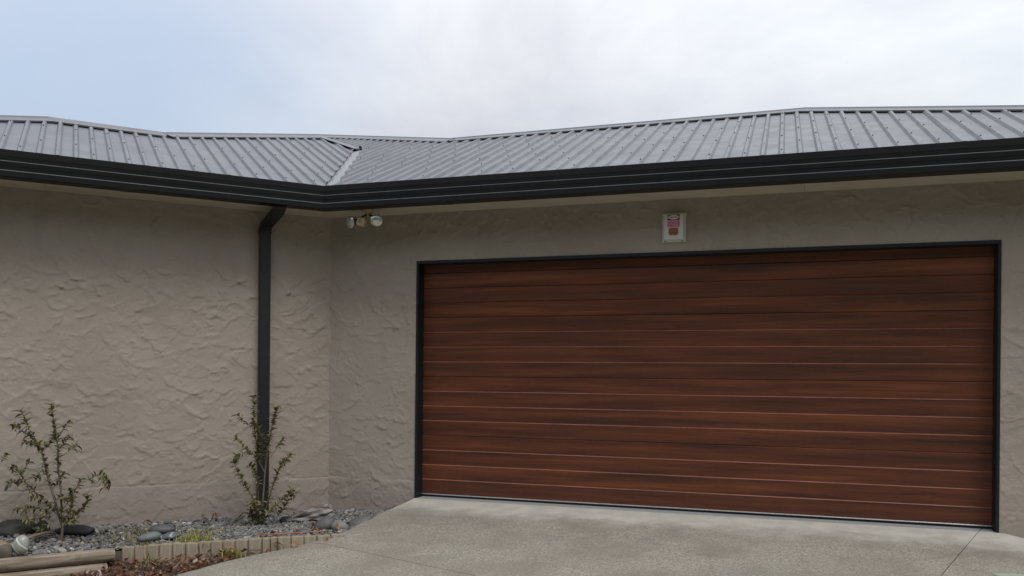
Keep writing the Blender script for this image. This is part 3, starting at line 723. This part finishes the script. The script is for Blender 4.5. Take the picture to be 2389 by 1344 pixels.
# pale green lid by the lower right corner
gz = zdr(5.5, .95)
q = [PR(5.44, 1.075, gz), PR(5.70, 1.00, gz)]
lidM = Matrix.Translation(PR(5.56, 1.175, zdr(5.56, 1.175) + .002)) @ Matrix.Rotation(R(1), 4, 'Z')
lid = B().box(-.12, .14, -.10, .10, -.02, .005).obj('ground_box_lid', simple('pale_green_plastic', (.27, .32, .26), .6), None, lidM, bevel=.006, seg=2)
tag(lid, 'small pale green lid on the concrete at the lower right edge', 'lid')

# ------------------------------------------------------------------ garden bed
EDG = [(-4.7, 5.20), (-3.62, 5.95), (-2.99, 6.385), (-2.62, 6.345), (-2.34, 6.335), (-1.95, 6.275), (-1.78, 6.305), (-1.60, 6.345), (-1.43, 6.375), (-1.33, 6.42)]
def ey(x): return interp(EDG, x)
BZ = [(-4.14, 6.77, -.16), (-3.5, 7.1, -.168), (-3, 7.37, -.172), (-2.35, 7.72, -.185), (-1.75, 8.03, -.172), (-1.26, 7.87, -.145), (-1.0, 7.78, -.09), (-1.38, 6.5, -.108), (-1.3, 6.8, -.125), (-1.95, 6.4, -.125), (-2.3, 6.42, -.16), (-2.62, 6.45, -.18), (-3.0, 6.48, -.21), (-3.6, 6.05, -.20), (-4.6, 5.4, -.20), (-5, 6.2, -.17)]
BZa = np.array(BZ)
def bedz(x, y):
    w = 1 / (((BZa[:, 0] - x) ** 2 + (BZa[:, 1] - y) ** 2) ** 1.5 + 1e-4); return float((w * BZa[:, 2]).sum() / w.sum())
def frontz(x, y):
    s, d = to_sd(x, y); return zdr(s, d) - .02
v, f = [], []; nx, ny = 150, 110
for j in range(ny + 1):
    for i in range(nx + 1):
        x = -6.0 + 5.2 * i / nx; y = 3.0 + 5.4 * j / ny
        z = bedz(x, y) - .022 if y > ey(x) else frontz(x, y) - .012
        s, d = to_sd(x, y)
        if s > sLeft(max(d, 0)) + .03 and d > -.02: z = min(z, zdr(s, d) - .09)
        v.append((x, y, z))
for j in range(ny):
    for i in range(nx): f.append((j * (nx + 1) + i, j * (nx + 1) + i + 1, (j + 1) * (nx + 1) + i + 1, (j + 1) * (nx + 1) + i))
gb = link('garden_bed', medata('garden_bed', v, f, 'soil', True)); gb['kind'] = 'structure'
def inbed(x, y, m=.012):
    q = np.array([x, y]) - C; s, d = q @ dR, q @ nR
    return q @ nL > m and d > m and s < sLeft(d) - m and y > ey(x) + .035
# gravel
bm = bmesh.new(); bmesh.ops.create_icosphere(bm, subdivisions=1, radius=1); bm.verts.index_update()
ICO = np.array([v.co[:] for v in bm.verts]); ICF = np.array([[v.index for v in f.verts] for f in bm.faces]); bm.free()
bm = bmesh.new(); bmesh.ops.create_icosphere(bm, subdivisions=3, radius=1); bm.verts.index_update()
ICO3 = np.array([v.co[:] for v in bm.verts]); ICF3 = [[v.index for v in f.verts] for f in bm.faces]; bm.free()
gvv, gff = [], []; n = 0; k = 0
while n < 10200:
    x = rng.uniform(-4.6, -.85); y = rng.uniform(5.3, 8.0)
    if not inbed(x, y): continue
    r_ = float(np.clip(rng.lognormal(math.log(.0128), .33), .007, .034))
    sc = np.array([r_ * rng.uniform(.9, 1.6), r_ * rng.uniform(.7, 1.1), r_ * rng.uniform(.4, .75)])
    p = ICO * (1 + rng.uniform(-.22, .22, (len(ICO), 1))) * sc
    a, tl, tw = rng.uniform(0, 6.28), rng.normal(0, .35), rng.normal(0, .35)
    M3 = np.array(Matrix.Rotation(a, 3, 'Z') @ Matrix.Rotation(tl, 3, 'X') @ Matrix.Rotation(tw, 3, 'Y'))
    p = p @ M3.T + np.array([x, y, bedz(x, y) + rng.uniform(-.012, .010)])
    gvv.append(p); gff.append(ICF + n * len(ICO)); n += 1
gme = bpy.data.meshes.new('gravel'); gme.from_pydata(np.vstack(gvv).tolist(), [], np.vstack(gff).tolist()); gme.update(); gme.materials.append(MAT['gravel'])
tag(link('gravel', gme), 'loose blue-grey gravel covering the garden bed', 'gravel', None, 'stuff')

# bigger stones, each its own
def stone(name, loc, size, rz, mat, label, seed, rough=.12, tilt=(0, 0), flat=0., group=None, cat='stone'):
    r2 = np.random.default_rng(seed); p = ICO3.copy(); d = np.zeros(len(p))
    for k in range(7):
        w = r2.normal(0, 1, 3) * (1.2 + .45 * k); d += np.sin(p @ w + r2.uniform(0, 6.28)) * rough / (1 + .55 * k)
    p = p * (1 + d[:, None])
    if flat: p = np.sign(p) * np.abs(p) ** (1 - flat)
    p = p * np.array(size)
    me = medata(name, p, ICF3, mat, True)
    M = Matrix.Translation(loc) @ Matrix.Rotation(rz, 4, 'Z') @ Matrix.Rotation(tilt[0], 4, 'X') @ Matrix.Rotation(tilt[1], 4, 'Y')
    return tag(link(name, me, None, M), label, cat, group)
stone('garden_stone', (-2.80, 6.70, -.125), (.105, .065, .047), .1, rock('slate_a', (.05, .05, .053), (.10, .10, .103)), 'dark grey domed stone behind two smaller ones in the gravel', 1)
stone('garden_stone', (-2.83, 6.52, -.145), (.082, .055, .038), .25, rock('slate_b', (.075, .093, .09), (.145, .165, .155)), 'blue-green rounded stone, left of the pair in front of the domed stone', 2, tilt=(0, -.15))
stone('garden_stone', (-2.675, 6.56, -.142), (.075, .05, .034), .2, rock('slate_c', (.06, .067, .073), (.115, .125, .13), 9, ((.3, .32, .33), 5)), 'blue-grey stone with pale vein, right of the pair in front of the domed stone', 3, tilt=(0, -.2))
stone('garden_stone', (-1.505, 6.77, -.085), (.085, .065, .062), .6, rock('slate_d', (.06, .058, .056), (.115, .112, .108)), 'dark grey smooth stone against the driveway, in front of the driftwood', 4, .08, (0, -.35))
stone('garden_stone', (-1.375, 6.70, -.085), (.075, .058, .052), -.2, rock('slate_e', (.105, .12, .108), (.19, .205, .185)), 'pale green-grey oval stone touching the driveway edge', 5, .06, (0, .1))
stone('garden_stone', (-1.25, 6.94, -.09), (.105, .055, .042), .5, rock('slate_f', (.065, .066, .065), (.125, .126, .12)), 'long dark stone lying along the driveway edge near the garage', 6, .10, (0, -.25), .1)
stone('garden_boulder', (-3.99, 6.66, -.135), (.165, .085, .072), .35, rock('moss_rock', (.007, .0075, .006), (.028, .026, .020), 10), 'large dark mossy rock against the stucco at the left edge', 7, .26, (0, -.05), .1, cat='rock')
stone('garden_stone', (-3.775, 6.74, -.135), (.05, .045, .068), .2, rock('moss_rock2', (.009, .011, .008), (.03, .032, .022), 14), 'upright dark stone at the right end of the mossy rock', 27, .18, cat='rock')
stone('flat_rock', (-3.50, 6.72, -.135), (.15, .05, .038), .12, rock('black_rock', (.010, .010, .011), (.026, .026, .028), 12), 'black flat rock lying behind the trunk of the left shrub', 8, .22, (0, .05), .3, cat='rock')
m, t, b = newmat('glassy_stone'); V = objc(t)
w = nd(t, 'ShaderNodeTexWave'); w.inputs['Scale'].default_value = 5.5; w.inputs['Distortion'].default_value = 4.; w.inputs['Detail'].default_value = 2; lk(t, mapv(t, V, (1, .7, 1), (.5, .9, .2)), w.inputs[0])
col = mix(t, mrange(t, noise(t, V, 14, 4), .3, .7), (.23, .235, .205), (.33, .335, .30)); col = mix(t, mrange(t, w.outputs['Fac'], .88, .97), col, (.60, .66, .60))
lk(t, col, b.inputs['Base Color']); b.inputs['Roughness'].default_value = .3
stone('quartz_stone', (-3.545, 6.03, -.115), (.064, .045, .070), .0, m, 'pale glassy green-white veined stone on the gravel behind the logs', 9, .07, (0, .15))
stone('garden_stone', (-3.625, 5.985, -.155), (.055, .045, .055), .4, rock('brown_stone', (.075, .06, .05), (.13, .11, .095)), 'brown rough stone tucked left of the glassy stone', 10, .14)
stone('garden_stone', (-3.80, 6.20, -.165), (.075, .05, .04), .1, rock('ochre_stone', (.16, .10, .05), (.26, .19, .12)), 'ochre-brown stone at the left edge of the gravel', 11, .14)
stone('garden_stone', (-3.70, 6.33, -.17), (.05, .04, .03), .1, rock('blue_stone', (.15, .165, .19), (.23, .25, .28)), 'small bluish stone beside the fallen stick', 12, .1)
stone('garden_stone', (-1.93, 7.26, -.135), (.085, .05, .035), .1, rock('black_stone', (.018, .018, .02), (.05, .05, .052)), 'black stone at the thin end of the driftwood', 13, .1)

# driftwood
def twisted(name, pts, rads, mat, label, cat, seed, amp=.25, n=22, ridg=5):
    r2 = np.random.default_rng(seed); P3 = [Vector(p) for p in pts]; segs = 26; rings = []
    ph = r2.uniform(0, 6.28, 8)
    for i in range(segs + 1):
        u = i / segs * (len(P3) - 1); k = min(int(u), len(P3) - 2); w = u - k
        p = P3[k].lerp(P3[k + 1], w); r_ = rads[k] * (1 - w) + rads[k + 1] * w
        dr = (P3[k + 1] - P3[k]).normalized(); a = dr.cross(Vector((0, 0, 1))).normalized(); up = a.cross(dr)
        ring = []
        for j in range(n):
            q = 2 * math.pi * j / n
            rr3 = r_ * (1 + amp * (.5 * math.sin(ridg * q + 2.2 * u + ph[0]) + .4 * math.sin(2 * q + 3.1 * u + ph[1]) + .35 * math.sin(9 * q + 1.2 * u + ph[2]) + .3 * math.sin(7 * u + 3 * q + ph[3])))
            ring.append(p + a * rr3 * math.cos(q) + up * rr3 * math.sin(q) * .85)
        rings.append(ring)
    b_ = B().prism(rings); a = np.array(b_.v); c = (a.min(0) + a.max(0)) / 2
    dv_ = P3[-1] - P3[0]; rz = math.atan2(dv_.y, dv_.x); Mi = Matrix.Rotation(-rz, 3, 'Z')
    vv = (a - c) @ np.array(Mi).T
    o = link(name, medata(name, vv, b_.f, mat, True, angle=R(50)), None, Matrix.Translation(c) @ Matrix.Rotation(rz, 4, 'Z'))
    return tag(o, label, cat)
twisted('driftwood', [(-1.93, 7.20, -.135), (-1.78, 7.22, -.10), (-1.66, 7.26, -.075), (-1.565, 7.30, -.045)], [.026, .056, .066, .052], 'drift', 'weathered grey cracked driftwood lump on the gravel by the wall corner', 'driftwood', 3, .42, 36, 6)
twisted('stick', [(-3.76, 6.02, -.17), (-3.70, 6.20, -.145), (-3.66, 6.42, -.12), (-3.60, 6.55, -.11)], [.016, .018, .016, .012], 'stick', 'fallen brown stick leaning from the gravel to the black rock', 'stick', 5, .15, 10)
twisted('twig', [(-1.98, 6.42, -.10), (-1.80, 6.46, -.10), (-1.60, 6.52, -.098), (-1.42, 6.53, -.085)], [.005, .007, .006, .004], simple('orange_twig', (.26, .10, .05), .7), 'thin orange twig lying behind the post edging', 'twig', 6, .15, 8)

# log edging: posts wired side by side
edg = thing('log_edging', (-2.2, 6.33, -.25), 'low edging of short upright timber posts curving along the garden bed', 'edging')
TOPZ = [(-3.0, -.200), (-2.62, -.162), (-2.34, -.141), (-1.95, -.102), (-1.78, -.097), (-1.6, -.091), (-1.4, -.090)]
x = -2.965; i = 0
while x < -1.36:
    w = random.choice((.098, .102, .096, .100)) if not -1.93 < x < -1.80 else random.choice((.06, .05))
    sl_ = (ey(x + w) - ey(x)) / w; ang = math.atan(sl_); w2 = w * math.cos(ang)
    xm = x + w2 / 2; ym = ey(xm); hw = w / 2 - .001; tz = interp(TOPZ, xm) + random.uniform(-.002, .002)
    rg = []
    for z in (-.55, tz - .004, tz):
        k_ = 1 if z < tz else .95
        rg.append([(hw * k_ * math.copysign(abs(math.cos(q)) ** .45, math.cos(q)), .036 * k_ * math.copysign(abs(math.sin(q)) ** .75, math.sin(q)), z) for q in (2 * math.pi * j / 20 + .01 for j in range(20))])
    B().prism(rg).obj('post', 'post', edg, Matrix.Translation((xm, ym, 0)) @ Matrix.Rotation(ang + random.uniform(-.03, .03), 4, 'Z') @ Matrix.Rotation(random.uniform(-.012, .012), 4, 'Y'), smooth=True, angle=R(38))
    x += w2; i += 1
# two stacked logs
def log(a, b_, r_, label, seed):
    a, b_ = Vector(a), Vector(b_); ln_ = (b_ - a).length; rings = []; r2 = np.random.default_rng(seed)
    for i in range(31):
        u = i / 30; rr4 = r_ * (1 + .025 * math.sin(5 * u + seed) + .012 * r2.normal())
        if i in (0, 30): rr4 *= .95
        rings.append([(u * ln_, rr4 * math.cos(q), rr4 * math.sin(q)) for q in (2 * math.pi * j / 20 for j in range(20))])
    M = Matrix.Translation(a) @ (b_ - a).to_track_quat('X', 'Z').to_matrix().to_4x4()
    tag(B().prism(rings).obj('timber_log', 'log', None, M, True, angle=R(40)), label, 'log', 'logs stacked as a garden border')
log((-3.02, 6.355, -.248), (-4.75, 5.155, -.226), .051, 'upper of two round timber logs bordering the garden bed', 1)
log((-3.05, 6.30, -.349), (-4.75, 5.12, -.329), .051, 'lower of two round timber logs bordering the garden bed', 2)

# ------------------------------------------------------------------ shrubs
def leafmesh(name, L_, W_, arch, fold, mat, rows=5):
    v, f = [], []
    for i in range(rows + 1):
        u = i / rows; w = W_ * math.sin(math.pi * min(1, .06 + u * .94)) ** .8 * (1 - .25 * u) if i < rows else 0
        x = L_ * u; z = arch * (4 * u * (1 - u) * .5 - u * u)
        v += [(x, -w, z + fold * w), (x, 0, z), (x, w, z + fold * w)]
    for i in range(rows):
        for j in range(2): f.append((i * 3 + j, (i + 1) * 3 + j, (i + 1) * 3 + j + 1, i * 3 + j + 1))
    me = medata(name, v, f, mat, True); return me
LEAF = [leafmesh('leaf', .050 * k, .0105 * k2, .012 * k3, .45, 'leaf') for k, k2, k3 in ((1, 1, 1), (.85, 1.1, 1.3), (1.15, .95, .8), (.7, 1, 1.2), (.95, 1.25, .5))]
def shrub(base, scale, org, zscale, branches, label, nmax, seed, extra=()):
    r2 = random.Random(seed); root = thing('shrub', base, label, 'shrub', 'young shrubs in the gravel bed')
    bx, by, bz = base; stems = B(); spots = []
    def W3(px, py, dy): return Vector((bx + (px - org[0]) * scale, by + dy, bz + (org[1] - py) * scale))
    for pts, r0, ls, le, dep in branches:
        d1 = dep + r2.uniform(-.03, .03); n = len(pts)
        P3 = [W3(x, y, dep * .3 + (d1 - dep * .3) * (i / max(1, n - 1)) + r2.uniform(-.008, .008)) for i, (x, y) in enumerate(pts)]
        # resample
        Q = []
        for i in range(n - 1):
            for k in range(4): Q.append(P3[i].lerp(P3[i + 1], k / 4))
        Q.append(P3[-1]); m_ = len(Q)
        rads = [max(.0013, r0 * (1 - .8 * i / (m_ - 1))) for i in range(m_)]
        stems.tube(Q, rads, 6)
        ln_ = [0]
        for i in range(1, m_): ln_.append(ln_[-1] + (Q[i] - Q[i - 1]).length)
        tot = ln_[-1]; s = ls * tot; flip = r2.random() * 6.28
        while s < tot * le + .001:
            i = max(j for j in range(m_) if ln_[j] <= s + 1e-6); i = min(i, m_ - 2)
            w = (s - ln_[i]) / max(1e-6, ln_[i + 1] - ln_[i]); p = Q[i].lerp(Q[i + 1], w); dr = (Q[i + 1] - Q[i]).normalized()
            flip += 1.57 + r2.uniform(-.4, .4)
            for h_ in (0, math.pi):
                if r2.random() < .90: spots.append((p, dr, flip + h_))
            s += r2.uniform(.010, .017) * (1. if s > tot * .5 else 1.5)
        for k in range(3): spots.append((Q[-1], dr, k * 2.1 + flip))
    stems.obj('stem', 'bark', root, smooth=True, angle=R(60))
    r2.shuffle(spots); more = B()
    for li, (p, dr, a) in enumerate(spots[:nmax + 480]):
        ax = dr.orthogonal().normalized(); out = Matrix.Rotation(a, 3, dr) @ ax
        out = (out + dr * r2.uniform(.15, .7) + Vector((0, 0, r2.uniform(-.1, .35)))).normalized()
        side = out.cross(Vector((0, 0, 1)));  side = side.normalized() if side.length > .1 else Vector((1, 0, 0))
        up = side.cross(out).normalized(); rot = Matrix((out, -side, up)).transposed()
        sc = r2.uniform(.7, 1.3)
        M = Matrix.Translation(p) @ rot.to_4x4() @ Matrix.Rotation(r2.uniform(-.6, .6), 4, 'X') @ Matrix.Scale(sc, 4)
        lm = r2.choice(LEAF)
        if li < nmax: link('leaf', lm, root, M)
        else: more.add([M @ v.co for v in lm.vertices], [tuple(q.vertices) for q in lm.polygons])
    if more.v: more.obj('inner_leaves', 'leafmass', root, smooth=True)['kind'] = 'stuff'
    return root
K1 = 6.51 / 1945 / 3.733
brL = [([(540, 1262), (535, 1140), (490, 1000), (460, 880), (410, 740), (370, 600), (330, 450), (240, 360), (165, 310), (100, 270)], .0115, .42, 1, .03),
       ([(538, 1262), (548, 1140), (540, 960), (525, 800), (505, 640), (497, 450), (470, 300), (455, 180), (435, 90)], .0105, .42, 1, -.03),
       ([(335, 460), (250, 430), (150, 420)], .004, .1, 1, .06), ([(310, 410), (240, 300), (215, 230), (165, 150)], .004, .15, 1, .0), ([(345, 500), (380, 450), (420, 350)], .003, .3, 1, .05),
       ([(498, 470), (570, 410), (620, 350)], .0035, .2, 1, -.05), ([(500, 560), (590, 500), (650, 460), (705, 430)], .003, .55, 1, -.08), ([(497, 470), (540, 420), (530, 390)], .003, .1, 1, .06), ([(480, 380), (540, 270), (570, 240)], .003, .2, 1, .05),
       ([(540, 960), (640, 830), (720, 770), (790, 730), (840, 735)], .004, .3, .45, -.05), ([(780, 735), (850, 690), (930, 690), (950, 790)], .0025, .0, 1, -.08), ([(920, 700), (970, 740)], .002, .2, 1, -.06),
       ([(490, 1000), (380, 920), (310, 880), (220, 800), (140, 750), (20, 790)], .0055, .3, 1, .04), ([(210, 780), (150, 680), (85, 640)], .003, .3, 1, .05), ([(160, 690), (190, 640), (220, 590)], .0025, .4, 1, .02),
       ([(480, 1100), (400, 1060), (330, 1070), (260, 1085)], .004, .2, 1, -.06), ([(545, 1130), (640, 1050), (710, 980), (740, 890)], .005, .15, 1, .03), ([(545, 1100), (630, 1000), (650, 900), (620, 830)], .004, .2, 1, -.06),
       ([(480, 1010), (330, 985), (240, 990), (160, 990)], .003, .35, 1, -.05), ([(515, 1060), (430, 960), (380, 900), (300, 890)], .004, .2, 1, -.05), ([(530, 1000), (590, 920), (680, 740)], .0035, .2, 1, .04),
       ([(440, 820), (500, 730), (520, 690)], .003, .2, 1, .05), ([(375, 640), (330, 700), (300, 720)], .003, .1, 1, -.04), ([(500, 1060), (560, 1010), (700, 1040)], .003, .2, 1, -.08), ([(470, 940), (560, 880), (610, 900)], .003, .2, 1, -.07), ([(0, 590), (20, 550), (50, 525)], .002, .1, 1, .0), ([(450, 1120), (400, 1150), (350, 1180)], .003, .1, 1, -.06), ([(560, 1110), (620, 1100), (690, 1090)], .003, .1, 1, -.05), ([(500, 1000), (470, 960), (430, 1010)], .003, .1, 1, -.08)]
shrub((-3.511, 6.53, -.175), K1, (540, 1262), 1, brL, 'open leafy shrub standing alone against the bare wall at the left', 300, 4)
K2 = 7.13 / 1945 / 3.733
brR = [([(360, 1232), (380, 1000), (390, 760), (410, 600), (440, 400), (465, 300), (495, 170)], .009, .55, 1, .02), ([(395, 760), (330, 640), (310, 470), (290, 330), (285, 200), (285, 90)], .005, .15, 1, .05),
       ([(415, 490), (350, 400), (275, 320)], .004, .1, 1, -.02), ([(350, 1230), (335, 1000), (330, 830), (300, 740), (260, 690)], .006, .3, 1, .0), ([(350, 1225), (310, 980), (230, 850), (160, 720), (140, 660)], .005, .25, 1, -.05),
       ([(320, 600), (260, 560), (200, 500), (150, 450)], .004, .15, 1, -.03), ([(300, 590), (220, 580), (155, 600)], .002, .2, 1, -.06), ([(375, 1225), (410, 1060), (450, 930), (490, 800), (540, 680), (625, 590)], .006, .3, 1, -.04), ([(530, 700), (570, 650)], .003, .1, 1, -.02),
       ([(460, 1185), (560, 1070), (600, 1000), (640, 890)], .004, .25, 1, -.06), ([(450, 1090), (520, 1010), (590, 950), (650, 940)], .004, .2, 1, -.04), ([(440, 610), (500, 520), (550, 450)], .003, .45, 1, .03), ([(250, 340), (200, 290), (170, 250)], .003, .1, 1, -.03),
       ([(450, 380), (475, 270), (500, 190)], .004, .2, 1, -.03), ([(350, 1200), (300, 1100), (290, 1020)], .005, .1, 1, -.07), ([(350, 1200), (340, 1080), (320, 1000)], .005, .1, 1, -.09), ([(370, 1190), (400, 1090), (380, 1010)], .005, .1, 1, -.08), ([(400, 1180), (450, 1080), (500, 1040)], .004, .1, 1, -.1), ([(320, 700), (300, 620), (330, 540)], .003, .1, 1, .03), ([(365, 660), (380, 590), (375, 540)], .003, .1, 1, .04), ([(330, 620), (345, 540), (340, 450)], .003, .1, 1, .02), ([(350, 1215), (310, 1160), (290, 1100)], .004, .1, 1, -.06)]
shrub((-2.146, 7.15, -.185), K2, (360, 1232), 1, brR, 'upright leafy shrub growing in front of the charcoal downpipe', 300, 9)

# seedlings and weeds
def tuft(name, loc, n, L_, spread, mat, label, seed, wd=.004, group=None, cat='weed'):
    r2 = random.Random(seed); b_ = B()
    for k in range(n):
        a = r2.uniform(0, 6.28); lean = r2.uniform(.2, 1.2); ln_ = L_ * r2.uniform(.5, 1.1); w = wd * r2.uniform(.6, 1.3)
        o = Vector((r2.gauss(0, spread), r2.gauss(0, spread * .7), 0)); dx = Vector((math.cos(a), math.sin(a), 0)); sd = Vector((-dx.y, dx.x, 0))
        v = []
        for i in range(4):
            u = i / 3; p = o + dx * ln_ * u * lean * .7 + Vector((0, 0, ln_ * (u * (1.1 - .5 * lean * u)))); ww = w * (1 - u) ** .7 * (.6 + .8 * u if u < .5 else 1)
            v += [p - sd * ww, p + sd * ww]
        b_.add(v, [(0, 1, 3, 2), (2, 3, 5, 4), (4, 5, 7, 6)])
    return tag(link(name, medata(name, b_.v, b_.f, mat, True), None, Matrix.Translation(loc)), label, cat, group)
G1 = 'weeds in and around the bed'
tuft('weed_tuft', (-2.46, 6.49, -.165), 260, .055, .095, 'weed', 'bright yellow-green weed patch in the gravel behind the posts', 1, .006, G1)
tuft('weed_tuft', (-2.50, 6.80, -.165), 130, .045, .11, 'weed', 'sparse yellow weed patch in mid-gravel behind the bright one', 2, .005, G1)['kind'] = 'stuff'
tuft('weed_tuft', (-2.79, 6.40, -.19), 90, .04, .03, 'dryweed', 'small mossy weed clump just behind the posts near the logs', 3, .005, G1)
tuft('weed_tuft', (-2.07, 6.20, -.225), 90, .085, .04, 'weed', 'yellow-green weed growing at the foot of the posts', 4, .006, G1)
tuft('weed_tuft', (-2.68, 6.22, -.295), 80, .09, .05, 'dryweed', 'dry straggly weed in the dead leaves by the posts', 5, .005, G1)
tuft('weed_tuft', (-3.05, 6.85, -.17), 240, .035, .15, 'dryweed', 'low brownish weed patch in the gravel right of the left shrub', 6, .005, G1)
tuft('weed_tuft', (-2.98, 6.62, -.185), 260, .035, .13, 'dryweed', 'flat olive weed spread in the gravel left of the domed stone', 16, .005, G1)
tuft('weed_tuft', (-1.02, 7.66, -.09), 40, .06, .035, 'dryweed', 'dull weed at the wall foot beside the garage slab', 7, .005, G1)
def seedling(loc, label, seed):
    r2 = random.Random(seed); root = thing('seedling', loc, label, 'seedling', 'seedlings beside the downpipe shrub'); st = B(); q0 = Vector(loc)
    for k in range(2):
        tip = q0 + Vector((r2.uniform(-.10, .10), r2.uniform(-.03, .02), r2.uniform(.05, .09))); st.tube([q0, q0.lerp(tip, .5) + Vector((0, 0, .012)), tip], [.003, .002, .0015], 5)
        for i in range(7):
            p = q0.lerp(tip, .25 + .75 * i / 6) + Vector((0, 0, .012)); a = r2.uniform(-.5, .5)
            M = Matrix.Translation(p) @ Matrix.Rotation(a + (0 if i % 2 else .6), 4, 'Z') @ Matrix.Rotation(R(-35), 4, 'Y') @ Matrix.Scale(.95, 4); link('leaf', r2.choice(LEAF), root, M)
    st.obj('stem', 'bark', root)
seedling((-2.58, 7.12, -.17), 'small dark-leaved seedling in the gravel, the one farther from the downpipe', 1)
seedling((-2.40, 7.16, -.17), 'small dark-leaved seedling leaning in the gravel nearer the downpipe', 2)

# dead leaves
DL = [leafmesh('dead_leaf', .075 * k, .016 * k2, .02 * k3, fo, 'deadleaf', 4) for k, k2, k3, fo in ((1, 1, 1, .5), (.8, 1.3, -1.2, .8), (1.2, .6, 1.5, .9), (.6, 1.2, .4, .3), (1.3, .5, -.6, 1.2))]
lv, lf, nn_ = [], [], 0
arrs = [(np.array([v.co[:] for v in me.vertices]), [tuple(p.vertices) for p in me.polygons]) for me in DL]
cnt = 0
while cnt < 1500:
    x = random.uniform(-4.2, -1.75); y = random.uniform(4.9, 6.36); s, d = to_sd(x, y)
    if y > ey(x) - .045 or s > sLeft(max(d, 0)) + .04 * random.random() or (x > -2.05 and random.random() < .6): continue
    if y < 5.4 and random.random() < .5: continue
    a_, fc = random.choice(arrs); sc = random.uniform(.45, 1.0)
    M3 = Matrix.Rotation(random.uniform(0, 6.28), 3, 'Z') @ Matrix.Rotation(random.gauss(0, .5), 3, 'Y') @ Matrix.Rotation(random.gauss(0, .7), 3, 'X')
    lift = abs(random.gauss(0, .018)) + .03 * max(0, 1 - (ey(x) - y) / .25)
    p = (a_ * sc) @ np.array(M3).T + np.array([x, y, zdr(s, d) - .012 + lift])
    lv.append(p); lf += [tuple(i + nn_ for i in q) for q in fc]; nn_ += len(p); cnt += 1
me = bpy.data.meshes.new('leaf_litter'); me.from_pydata(np.vstack(lv).tolist(), [], lf); me.update(); me.materials.append(MAT['deadleaf'])
me.polygons.foreach_set('use_smooth', [True] * len(me.polygons))
tag(link('leaf_litter', me), 'drift of dry red-brown leaves between the timber edging and the driveway', 'leaf litter', None, 'stuff')
OLf = [leafmesh('fallen_leaf', .075 * k, .022 * k2, .025 * k3, .6, 'orangeleaf', 4) for k, k2, k3 in ((1, 1, 1), (.8, 1.2, -1), (1.1, .9, 1.5))]
for k, (x, y, label) in enumerate([(-1.96, 7.36, 'curled orange leaf at the wall foot above the left end of the driftwood'), (-1.82, 7.42, 'larger orange leaf at the wall foot above the driftwood'), (-1.03, 7.52, 'dark brown curled leaf where gravel, wall and garage slab meet'), (-1.12, 7.25, 'flat orange leaf beside the driveway edge near the garage'), (-1.36, 6.60, 'orange leaf caught against the driveway below the pale oval stone'), (-1.52, 6.60, 'orange leaf lying below the dark grey smooth stone'), (-1.70, 6.62, 'orange-brown leaf behind the posts below the driftwood'),
        (-1.86, 6.52, 'orange leaf on the twig behind the posts'), (-1.42, 6.36, 'red-brown leaf at the last post of the edging'), (-1.60, 6.24, 'orange leaf at the foot of the posts near the driveway joint'), (-2.62, 7.46, 'dark red-brown leaf standing against the wall left of the seedlings'), (-2.20, 7.30, 'red-brown leaf lying left of the downpipe shrub'), (-3.17, 7.20, 'small orange leaf on a pebble by the wall right of the left shrub'), (-1.62, 6.86, 'brown leaf in the gravel left of the dark grey smooth stone')]):
    s, d = to_sd(x, y); z = bedz(x, y) + .018 if y > ey(x) else zdr(s, d) + .012
    M = Matrix.Translation((x, y, z)) @ Matrix.Rotation(random.uniform(0, 6.28), 4, 'Z') @ Matrix.Rotation(random.gauss(0, .5), 4, 'X') @ Matrix.Rotation(random.gauss(-.3, .3), 4, 'Y')
    tag(link('fallen_leaf', OLf[k % 3], None, M), label, 'leaf', 'fallen leaves lying on the bed')
